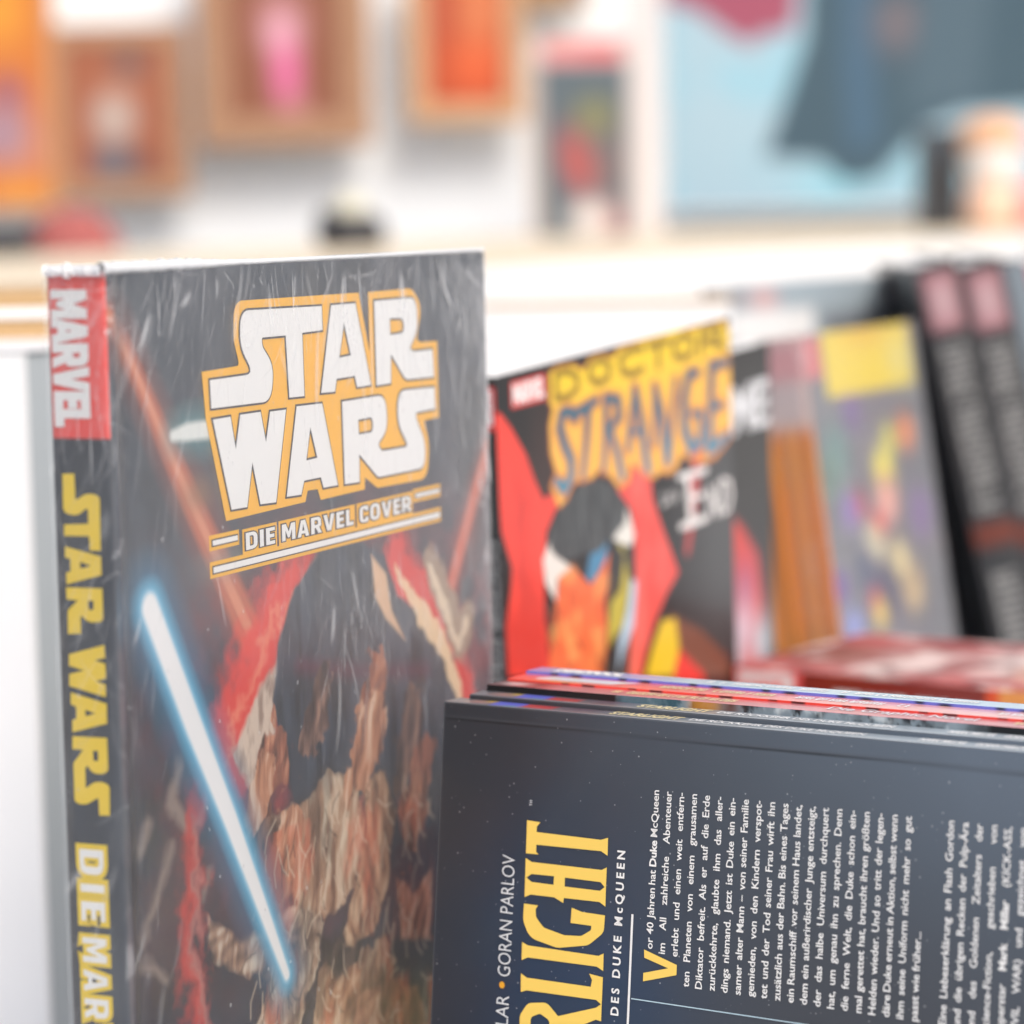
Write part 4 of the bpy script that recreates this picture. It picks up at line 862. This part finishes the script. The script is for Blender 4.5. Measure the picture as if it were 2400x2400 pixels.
# tall wrapped book behind, only its grey head shows
W7, H7 = 0.22, 0.30
b7 = thing('comic_book', 'tall wrapped book with blue grey cover and two faded pink labels at its head', 'book', M_B7)
cv = Canvas(220, 300, 0.8, (176, 192, 202)); cv.blob(33, 10, 15, 9, (226, 190, 190), 0.95, 4); cv.blob(8, 8, 7, 6, (176, 160, 160), 0.9); cv.blob(168, 10, 12, 9, (206, 160, 166), 0.95, 4)
cv.rect(-2, 16, 80, 50, (252, 252, 252), soft=2); cv.rect(90, 22, 230, 300, (120, 124, 132), soft=6); cv.rect(-2, 50, 100, 300, (60, 62, 68), soft=5)
cv.mesh('front_cover', lambda a, b: (a/1000, 0.0, H7-b/1000), M_print_gloss, b7)
boxes('page_block', M_paper, b7, [(0.001, 0.0006, 0.001, W7-0.002, 0.016, H7-0.001)]); boxes('back_cover', M_board, b7, [(0, 0.0161, 0, W7, 0.018, H7)])
film(b7, 220, 300, 18, lambda x, y: 0.8+0*x, res=0.5, creases=60)

# two black spines leaning to the left
def leaning(label, x, w, col, group=None, label_col=(176, 126, 134), red_band=True, zt=1.262, y=1.62, D=0.17, txt=True):
    Hh = 0.345
    a = math.radians(12.2)
    R = Matrix.Rotation(-a, 4, 'Y')
    top = Vector((x, y, zt)); m = R.copy(); m.translation = top - R @ Vector((0, 0, Hh))
    b = thing('comic_book', label, 'book', m, group=group)
    s = Canvas(w*1000, Hh*1000, 1.1, col); c = w*500
    if txt:
        s.rect(c-w*360, 6, c+w*360, 38, label_col, soft=2.5)
        s.blob(c, 22, w*260, 12, (198, 172, 176), 0.7, 4)
        if red_band: s.rect(-1, 150, w*1000+1, 162, (112, 50, 36), soft=3)
    s.mesh('spine', lambda p_, q_: (p_/1000, -0.0004-0.0006*np.sin(np.pi*p_/(w*1000)), Hh-q_/1000), M_print, b)
    boxes('page_block', M_paper, b, [(0.001, 0.002, 0.001, w-0.001, D-0.001, Hh-0.003)])
    boxes('front_cover', M_black, b, [(w-0.0008, 0.0, 0, w, D, Hh)]); boxes('back_cover', M_black, b, [(0, 0.0, 0, 0.0008, D, Hh)])
    if txt:
        p = Print()
        p.text('~11', (c/1000-w*0.30, -0.0013, Hh-0.046), DN, (1, 0, 0), w*0.82, off=0.04, fit=0.098)
        p.text('~15', (c/1000-w*0.30, -0.0013, Hh-0.168), DN, (1, 0, 0), w*0.82, off=0.04, fit=0.150)
        p.build('spine_lettering', I_grey, b)
    return b
leaning('black spined book with pink label leaning left, nearer to the yellow titled one', 0.2262, 0.0242, (50, 52, 56), 'leaning black spines')
leaning('black spined book with pink label leaning left, on the right of its twin', 0.2512, 0.0242, (54, 56, 60), 'leaning black spines')
leaning('grey blue book leaning left at the right edge beside the black spines', 0.2762, 0.013, (128, 140, 150), None, txt=False)
b6 = leaning('pink covered book leaning left at the far right edge of the photo', 0.2902, 0.03, (206, 110, 128), None, txt=False)

# red book lying flat, spine forwards
L = Vector((0.0953,1.2468,1.1000)); Rr = Vector((0.2060,1.1626,1.1000)); d = (Rr-L); ang = math.atan2(d.y, d.x)
def flat_book(label, z1, th, ln, dp, top, sp_, M=None, shift=(0, 0), lettering=()):
    m = Matrix.Translation((L.x+shift[0], L.y+shift[1], z1-th)) @ Matrix.Rotation(ang, 4, 'Z')
    b = thing('comic_book', label, 'book', m)
    top.mesh('front_cover', lambda a, c: (a/1000, dp-c/1000, th+0*a), M_print_matt, b)
    sp_.mesh('spine', lambda a, c: (a/1000, -0.0002-0.0004*np.sin(np.pi*c/(th*1000)), th-c/1000), M_print_gloss, b)
    boxes('page_block', M_paper, b, [(0.001, 0.0008, 0.0006, ln-0.001, dp-0.001, th-0.0006)])
    boxes('back_cover', M_black, b, [(0, 0, 0, ln, dp, 0.0005)])
    for s_, x0, x1, zb_, ch, mt in lettering:
        p = Print(); p.text(s_, (x0/1000, -0.0008, zb_/1000), RX, UZ, ch/1000/0.72, off=0.06, fit=(x1-x0)/1000); p.build('spine_lettering', mt, b)
    return b
tp = Canvas(260, 110, 0.9, (196, 100, 98)); X, Y = tp.X, tp.Y
for cx, cy, rx, ry, c in ((62, 66, 26, 34, (250, 232, 224)), (100, 40, 20, 30, (250, 240, 232)), (20, 60, 26, 26, (140, 84, 66)), (120, 62, 10, 12, (226, 176, 156)), (130, 70, 14, 20, (255, 214, 190)), (172, 60, 28, 26, (255, 180, 130)), (222, 50, 30, 26, (255, 140, 110)), (150, 20, 50, 10, (200, 90, 92)), (100, 104, 60, 6, (200, 110, 106)), (200, 96, 40, 8, (244, 160, 110))):
    tp.blob(cx, cy, rx, ry, c, 0.9, 2.4)
tp.over((150, 50, 50), 0.8*np.clip((fbm(X, Y, 22, 941)-0.52)*6, 0, 1)); tp.over((250, 232, 224), 0.8*np.clip((fbm(X, Y, 18, 951)-0.56)*7, 0, 1)); tp.over((90, 60, 64), 0.6*np.clip((fbm(X, Y, 14, 961)-0.60)*7, 0, 1))
sp_ = Canvas(260, 24, 1.2, (138, 44, 34)); sp_.rect(-1, -1, 34, 26, (240, 96, 96)); sp_.rect(2, 1.5, 30, 26, (252, 236, 236), soft=1.0); sp_.rect(124, -1, 188, 26, (250, 170, 90), soft=1); sp_.rect(122, -1, 128, 26, (240, 90, 40), soft=1)
sp_.rect(200, -1, 262, 26, (120, 110, 110), soft=2)
flat_book('red comic lying flat on the pile, spine to the front with a white lettered label', 1.10, 0.024, 0.26, 0.11, tp, sp_, lettering=[('MARVEL', 4, 26, 6, 12, I_red), ('PETER PARKER: SPIDER-MAN', 50, 120, 8, 9, I_white), ('~5', 134, 180, 7, 9, I_white), ('~4', 206, 224, 7, 9, I_softwhite)])
zz = 1.0755
for i, (th, c) in enumerate(((0.024, (60, 70, 110)), (0.022, (190, 180, 160)), (0.026, (40, 40, 44)), (0.024, (150, 50, 44)), (0.024, (70, 90, 80)), (0.033, (200, 190, 60)))):
    lb = ('navy', 'beige', 'charcoal', 'brick red', 'grey green', 'mustard yellow')[i]
    flat_book('%s book in the flat pile under the red comic' % lb, zz, th, 0.26, 0.115, Canvas(260, 115, 0.2, c), Canvas(260, th*1000, 0.3, c), shift=(0.002*i, 0.001*(i % 2)))
    zz -= th + 0.0003

# ------------------------------------------------------------------ white box and boards at the left, divider behind the comics
bx = thing('white_box', 'tall white box at the left edge beside the wrapped hardcover', 'box', loc=(0, 0, 0))
K = Vector((-0.1961,1.1800,1.2470))
zt = K.z
def vbox(name, pts, z0, z1, mat, parent, bevel=0.0015): return prism(name, mat, parent, pts, z0, z1, bevel)
bx.location = (K.x-0.08, K.y+0.08, TZ)
vbox('box_body', [(0.08, -0.08), (0.155, 0.09), (-0.02, 0.16), (-0.12, -0.03)], 0.0, zt-TZ-0.0015, material('shaded_side_tone', (0.42, 0.46, 0.48), 0.5, vary=0.06), bx, 0.002)  # shade of the right side put into the body colour as blue-grey
vbox('white_front', [(0.0802, -0.0806), (-0.1198, -0.0306), (-0.1208, -0.0336), (0.0788, -0.0838)], 0.0, zt-TZ-0.0016, M_white, bx, 0.0)  # thin panel added to keep the lit left face white
M_box = material('pale_shaded_side_tone', (0.46, 0.50, 0.52), 0.5, vary=0.05)
vbox('box_lid', [(0.0812, -0.0815), (0.157, 0.0912), (-0.021, 0.1625), (-0.1225, -0.0305)], zt-TZ-0.0008, zt-TZ, M_white, bx, 0.0)
def slab(label, name, z0, z1, mat, yf, x0, x1, dep, cat='board', yaw=0.0):
    b = thing(name, label, cat, loc=(x0, yf, z0), rot=(0, 0, yaw))
    boxes('panel', mat, b, [(0, 0, 0, x1-x0, dep, z1-z0)], 0.0006)
    return b
ppm = 1.52/6800
zt2 = Vector((-0.2493,1.5000,1.2344)).z
# support column of stacked boards behind the box
slab('lowest tan board of the stack at the left, thickest', 'plywood_board', Vector((-0.2150,1.2900,1.2269)).z, Vector((-0.2158,1.2900,1.2559)).z, M_tan, 1.29, -0.40, -0.10, 0.11)
slab('thin white board between the two tan ones at the left', 'white_board', Vector((-0.2158,1.2900,1.2561)).z, Vector((-0.2156,1.2900,1.2606)).z, M_white, 1.288, -0.40, -0.10, 0.13)
slab('upper tan board of the stack at the left, below the cream shelf edge', 'plywood_board', Vector((-0.2156,1.2900,1.2608)).z, Vector((-0.2153,1.2900,1.2682)).z, M_tan, 1.29, -0.40, -0.10, 0.12)
slab('white crate that holds up the stacked boards at the left', 'crate', TZ, Vector((-0.2150,1.2900,1.2267)).z, M_white, 1.292, -0.40, -0.10, 0.12, 'crate')

# white divider panel behind the comics
p0 = Vector((-0.0303,1.6000,1.2482)); p1_ = Vector((0.1228,1.6000,1.2448)); DW = p1_.x-p0.x+0.05
dv = thing('divider_panel', 'white divider panel with tan upper edge standing behind the comics', 'divider', loc=(p0.x-0.05, 1.60, TZ))
boxes('panel', M_white, dv, [(0, 0, 0, DW, 0.008, p0.z-TZ-0.003)], 0.0006)
boxes('edge_strip', M_tan, dv, [(0, -0.0003, p0.z-TZ-0.0028, DW, 0.0083, p0.z-TZ)], 0.0003)

# display counter behind, pale top with white front edge
ZC = 1.262
F0 = Vector((-0.3359,1.5394,1.2620)); F1 = Vector((0.7741,3.4900,1.2620))
ct = thing('display_counter', 'long pale wooden counter with white front edge crossing behind the books', 'counter', loc=(0, 0, 0))
pts = [(F0.x, F0.y), (F1.x, F1.y), (2.6, 4.1), (0.9, 4.1), (0.0316,3.9583,1.2620)[:2], ((-0.5838,2.6813,1.2620)[0]-0.1, (-0.5838,2.6813,1.2620)[1])]
prism('counter_top', M_cream, ct, pts, ZC-0.004, ZC, 0.001)
n_ = Vector((-(F1.y-F0.y), F1.x-F0.x)).normalized()*-1
def along(t, off=0.0):
    q = F0.lerp(F1, t); n2 = Vector((F1.y-F0.y, -(F1.x-F0.x))).normalized(); return (q.x+n2.x*off, q.y+n2.y*off)
prism('front_edge', M_white, ct, [along(0.0, 0.002), along(1.0, 0.002), along(1.0, -0.02), along(0.0, -0.02)], ZC-0.040, ZC-0.0045, 0.001)
prism('front_panel', M_white, ct, [along(0.0, -0.03), along(1.0, -0.03), along(1.0, -0.05), along(0.0, -0.05)], 0.0, ZC-0.0405, 0.0)

# ------------------------------------------------------------------ wall with framed pictures
wl = boxes('wall', M_whitepaint, None, [(-6, 4.2, 0, 7, 4.35, 3.4)]); tag(wl, 'plain white painted wall behind the stall hung with framed pictures', 'wall', kind='structure')

def picture(label, x0, x1, zb_, zt_, y, fw, mat_f, canvas, depth=0.025, name='framed_picture', cat='picture'):
    """outer size x0..x1, zb..zt; canvas mm matches the inside"""
    w, h = x1-x0, zt_-zb_
    b = thing(name, label, cat, loc=(x0, y, zb_))
    if fw > 0:
        boxes('frame', mat_f, b, [(0, 0, 0, fw, depth, h), (w-fw, 0, 0, w, depth, h), (fw, 0.0, 0, w-fw, depth, fw), (fw, 0.0, h-fw, w-fw, depth, h)], 0.002)
    boxes('backing', M_white, b, [(fw*0.9, depth*0.3, fw*0.9, w-fw*0.9, depth, h-fw*0.9)])
    iw, ih = w-2*fw, h-2*fw
    cs_ = (iw*1000/canvas.W, ih*1000/canvas.H)
    canvas.mesh('picture', lambda a, c: (fw+a*cs_[0]/1000, depth*0.12, h-fw-c*cs_[1]/1000), M_print_matt, b)
    return b
def at_wall(px0, py0, px1, py1):    # tiny conversion done with the wall's own scale (metres)
    return None
# orange poster at the far left
a0 = (-0.8116,4.1000,1.3118); a1 = (-0.6275,4.1000,1.6963)
c = Canvas(180, 410, 0.35, (222, 130, 62))
c.over((250, 176, 60), 0.8*np.exp(-(((c.X-110)/40)**2+((c.Y-110)/50)**2))); c.blob(118, 235, 22, 26, (130, 70, 120), 0.9); c.blob(110, 300, 44, 50, (160, 150, 180), 0.85); c.blob(150, 330, 20, 30, (214, 150, 130), 0.7); c.blob(130, 390, 40, 20, (250, 170, 60), 0.8)
picture('bright orange and yellow poster with purple patches at the far left', a0[0], a1[0], a0[2], a1[2], 4.10, 0.008, M_frame_light, c, name='framed_poster', cat='poster')
# brown frame with grey figure shapes
a0 = (-0.6391,4.1200,1.3259); a1 = (-0.4441,4.1200,1.5673)
c = Canvas(150, 215, 0.4, (172, 104, 76)); c.blob(92, 32, 22, 24, (116, 104, 104), 0.95, 3); c.blob(75, 75, 30, 20, (206, 140, 110), 0.6); c.blob(68, 118, 32, 40, (206, 190, 180), 0.95, 3); c.blob(66, 190, 36, 34, (104, 112, 124), 0.95, 4); c.blob(110, 196, 16, 26, (110, 80, 76), 0.8)
picture('brown wooden frame holding a picture of dark and pale grey shapes', a0[0], a1[0], a0[2], a1[2], 4.12, 0.026, M_frame, c)
# brown frame with pink shape
a0 = (-0.4272,4.1200,1.3947); a1 = (-0.1849,4.1200,1.6766)
c = Canvas(190, 250, 0.4, (152, 96, 72)); c.blob(92, 90, 44, 60, (216, 150, 156), 0.75, 3); c.blob(92, 110, 24, 40, (246, 190, 208), 0.95, 3); c.blob(98, 176, 25, 62, (244, 124, 176), 1.0, 3); c.blob(112, 245, 24, 26, (214, 150, 150), 0.8)
picture('brown wooden frame with a tall bright pink shape in its middle', a0[0], a1[0], a0[2], a1[2], 4.12, 0.042, M_frame, c)
# honey frame with orange picture
a0 = (-0.1330,4.1200,1.4209); a1 = (0.0326,4.1200,1.6600)
c = Canvas(130, 210, 0.4, (196, 84, 48)); c.blob(80, 150, 44, 48, (236, 104, 56), 0.95, 3); c.blob(90, 60, 34, 60, (240, 150, 100), 0.8); c.blob(20, 60, 26, 60, (190, 96, 70), 0.8)
picture('honey coloured frame with a glowing orange picture', a0[0], a1[0], a0[2], a1[2], 4.12, 0.028, M_frame_light, c)
# small frame cut by the top
a0 = (0.0160,4.1400,1.5815); a1 = (0.1217,4.1400,1.6952)
c = Canvas(80, 100, 0.4, (150, 96, 50)); c.blob(40, 80, 20, 20, (230, 190, 120), 0.9)
picture('small brown and yellow picture cut off by the top of the photo', a0[0], a1[0], a0[2], a1[2], 4.14, 0.010, M_frame, c)
# large blue poster with dark cloak shape
a0 = (0.2245,4.1400,1.2873); a1 = (0.7860,4.1400,1.6923)
c = Canvas(570, 430, 0.3, (172, 202, 218)); X, Y = c.X, c.Y
k = 570/925.0
def Q(x, y): return ((x-1555)*k, (y+200)*k)
c.over((150, 205, 226), 0.7*np.clip((fbm(X, Y, 60, 601)-0.45)*4, 0, 1))
c.blob(*Q(1960, 440), 70, 24, (150, 214, 232), 0.9)
c.poly([Q(1540, -220), Q(1900, -220), Q(1870, 0), Q(1860, 60), Q(1790, 70), Q(1755, 95), Q(1700, 60), Q(1640, 10), Q(1540, -20)], (166, 84, 108), soft=5)
c.poly([Q(1905, -220), Q(2500, -220), Q(2500, 260), Q(2260, 270), Q(2180, 300), Q(2120, 360), Q(2060, 430), Q(1980, 440), Q(1920, 380), Q(1790, 372), Q(1850, 200), Q(1890, 80)], (66, 92, 108), soft=5)
c.poly([Q(1985, -200), Q(2045, -200), Q(2060, 340), Q(1990, 360), Q(1975, 150)], (72, 104, 130), soft=10)
c.blob(*Q(2110, 50), 34, 40, (128, 116, 122), 0.9); c.poly([Q(2190, -200), Q(2340, -200), Q(2300, 240), Q(2130, 260)], (80, 104, 120), soft=12)
picture('huge pale blue poster with a dark slate blue hanging cloak shape', a0[0], a1[0], a0[2], a1[2], 4.14, 0.004, M_white, c, depth=0.012, name='large_poster', cat='poster')
# window box standing on the counter
def pack(label, x0, x1, z0, z1, y, dp, canvas, matb, cat='box', name='packaged_toy'):
    b = thing(name, label, cat, loc=(x0, y, z0)); w, h = x1-x0, z1-z0
    boxes('carton', matb, b, [(0, 0.002, 0, w, dp, h)], 0.001)
    cs_ = (w*1000/canvas.W, h*1000/canvas.H)
    canvas.mesh('front_panel', lambda a, c: (a*cs_[0]/1000, 0.0, h-c*cs_[1]/1000), M_print, b)
    return b
a0 = (0.0328,3.6000,1.2580); a1 = (0.1659,3.6000,1.5042)
c = Canvas(130, 255, 0.6, (214, 206, 204)); c.rect(12, 30, 118, 260, (96, 110, 120), soft=5); c.rect(18, 4, 112, 28, (236, 120, 124), soft=4); c.blob(40, 16, 22, 8, (244, 180, 180), 0.8); c.blob(78, 100, 24, 26, (140, 140, 96), 0.95, 3); c.blob(56, 158, 20, 44, (196, 92, 88), 0.95, 3, -0.25); c.blob(95, 160, 14, 40, (150, 116, 110), 0.7)
c.blob(72, 232, 26, 24, (240, 230, 226), 1.0, 3); c.blob(100, 236, 8, 20, (214, 110, 104), 0.8); c.rect(0, 30, 12, 256, (190, 176, 170), soft=3)
pack('upright toy package with red header and dark window standing on the counter', a0[0], a1[0], ZC, a1[2], 3.6, 0.06, c, M_white)
a0 = (0.1773,3.9000,1.2888); a1 = (0.2165,3.9000,1.5529)
pk = thing('white_post', 'slim pale grey post between the toy package and the blue poster', 'post', loc=(a0[0]+0.018, 3.95, 0))
M_post = material('pale_grey_paint', (0.66, 0.62, 0.62), 0.6)
boxes('post_body', M_post, pk, [(-0.016, -0.016, 0, 0.016, 0.016, 2.2)], 0.002)
a0 = (0.4854,3.4000,1.2898); a1 = (0.5317,3.4000,1.3805)
c = Canvas(50, 95, 0.6, (52, 54, 60)); c.over((74, 84, 96), np.clip(1-c.Y/40, 0, 1))
pack('small black box standing on the counter at the right', a0[0], a1[0], ZC, a1[2], 3.4, 0.05, c, M_black, name='small_box')
# round-headed colourful figure: lathed body and head
def lathe(name, prof, mat, parent, n=28, sc=(1, 1, 1)):
    V, F = [], []
    for r, z in prof:
        for k_ in range(n):
            a = 2*math.pi*k_/n; V.append((r*math.cos(a)*sc[0], r*math.sin(a)*sc[1], z*sc[2]))
    for i in range(len(prof)-1):
        for k_ in range(n): F.append((i*n+k_, i*n+(k_+1) % n, (i+1)*n+(k_+1) % n, (i+1)*n+k_))
    F.append(tuple(range(n-1, -1, -1))); F.append(tuple(range((len(prof)-1)*n, len(prof)*n)))
    me = bpy.data.meshes.new(name); me.from_pydata(V, [], F); me.update()
    for pl in me.polygons: pl.use_smooth = True
    return link(name, me, mat, parent)
m_or = material('orange_plastic', (0.72, 0.40, 0.22), 0.4); m_pk = material('pink_red_plastic', (0.78, 0.22, 0.25), 0.4); m_pe = material('peach_plastic', (0.80, 0.52, 0.38), 0.4)
m_wh = material('white_plastic', (0.84, 0.80, 0.78), 0.4); m_bl = material('black_plastic', (0.03, 0.03, 0.035), 0.3); m_li = material('lilac_plastic', (0.55, 0.52, 0.72), 0.4)
q0 = (0.7422,4.4474,1.2700)
fgx = thing('toy_figure', 'round white-faced toy with orange cap and pink base at the right edge', 'toy', loc=((0.5675,3.4000,1.2909)[0], 3.4, ZC))
lathe('base', [(0.030, 0), (0.034, 0.01), (0.032, 0.045), (0.024, 0.055)], m_pe, fgx)
lathe('side_base', [(0.016, 0), (0.018, 0.02), (0.012, 0.05)], m_pk, fgx).location = (0.042, -0.01, 0)
def sph(r, zc, f=1.0): return [(max(0.0005, r*math.sin(math.pi*i/12)), zc-r*f*math.cos(math.pi*i/12)) for i in range(13)]
lathe('head', sph(0.036, 0.083), m_wh, fgx)
lathe('cap', [(0.040, 0.098), (0.041, 0.108), (0.034, 0.122), (0.020, 0.130), (0.002, 0.133)], m_or, fgx)
lathe('ear', sph(0.014, 0.105), m_li, fgx).location = (0.046, 0.005, 0)
fg2 = thing('toy_figure', 'small squat black figurine with a cream top standing behind the hardcover', 'toy', loc=((-0.1594,3.0000,1.2806)[0], 3.0, ZC))
lathe('base', [(0.030, 0), (0.036, 0.006), (0.037, 0.022), (0.028, 0.034), (0.012, 0.038)], m_bl, fg2, sc=(1, 0.8, 1))
lathe('head', sph(0.019, 0.040, 0.9), material('cream_plastic', (0.62, 0.60, 0.48), 0.4), fg2)
lathe('ear', sph(0.011, 0.030), m_bl, fg2).location = (-0.024, 0, 0)
# dark red bundle on the counter at the far left
ZB0 = (-0.5445,3.3000,1.2522)
sp2 = thing('storage_bin', 'black storage bin filled with dark red cloth behind the boards at the left', 'bin', loc=((-0.5298,3.3000,1.2577)[0], 3.3, ZB0[2]-0.09))
boxes('bin_body', m_bl, sp2, [(-0.22, 0, 0, -0.005, 0.15, 0.125)], 0.004)
lathe('cloth', [(0.055, 0.0), (0.070, 0.06), (0.062, 0.11), (0.045, 0.135), (0.02, 0.148), (0.003, 0.15)], material('dark_red_cloth', (0.36, 0.10, 0.09), 0.9), sp2, sc=(0.9, 0.8, 1)).location = (0.03, 0.06, 0)
ped = boxes('plinth', M_white, None, [(sp2.location.x-0.24, 3.28, 0, sp2.location.x+0.12, 3.5, sp2.location.z-0.001)], 0.002)
tag(ped, 'white plinth under the black storage bin at the far left', 'plinth')
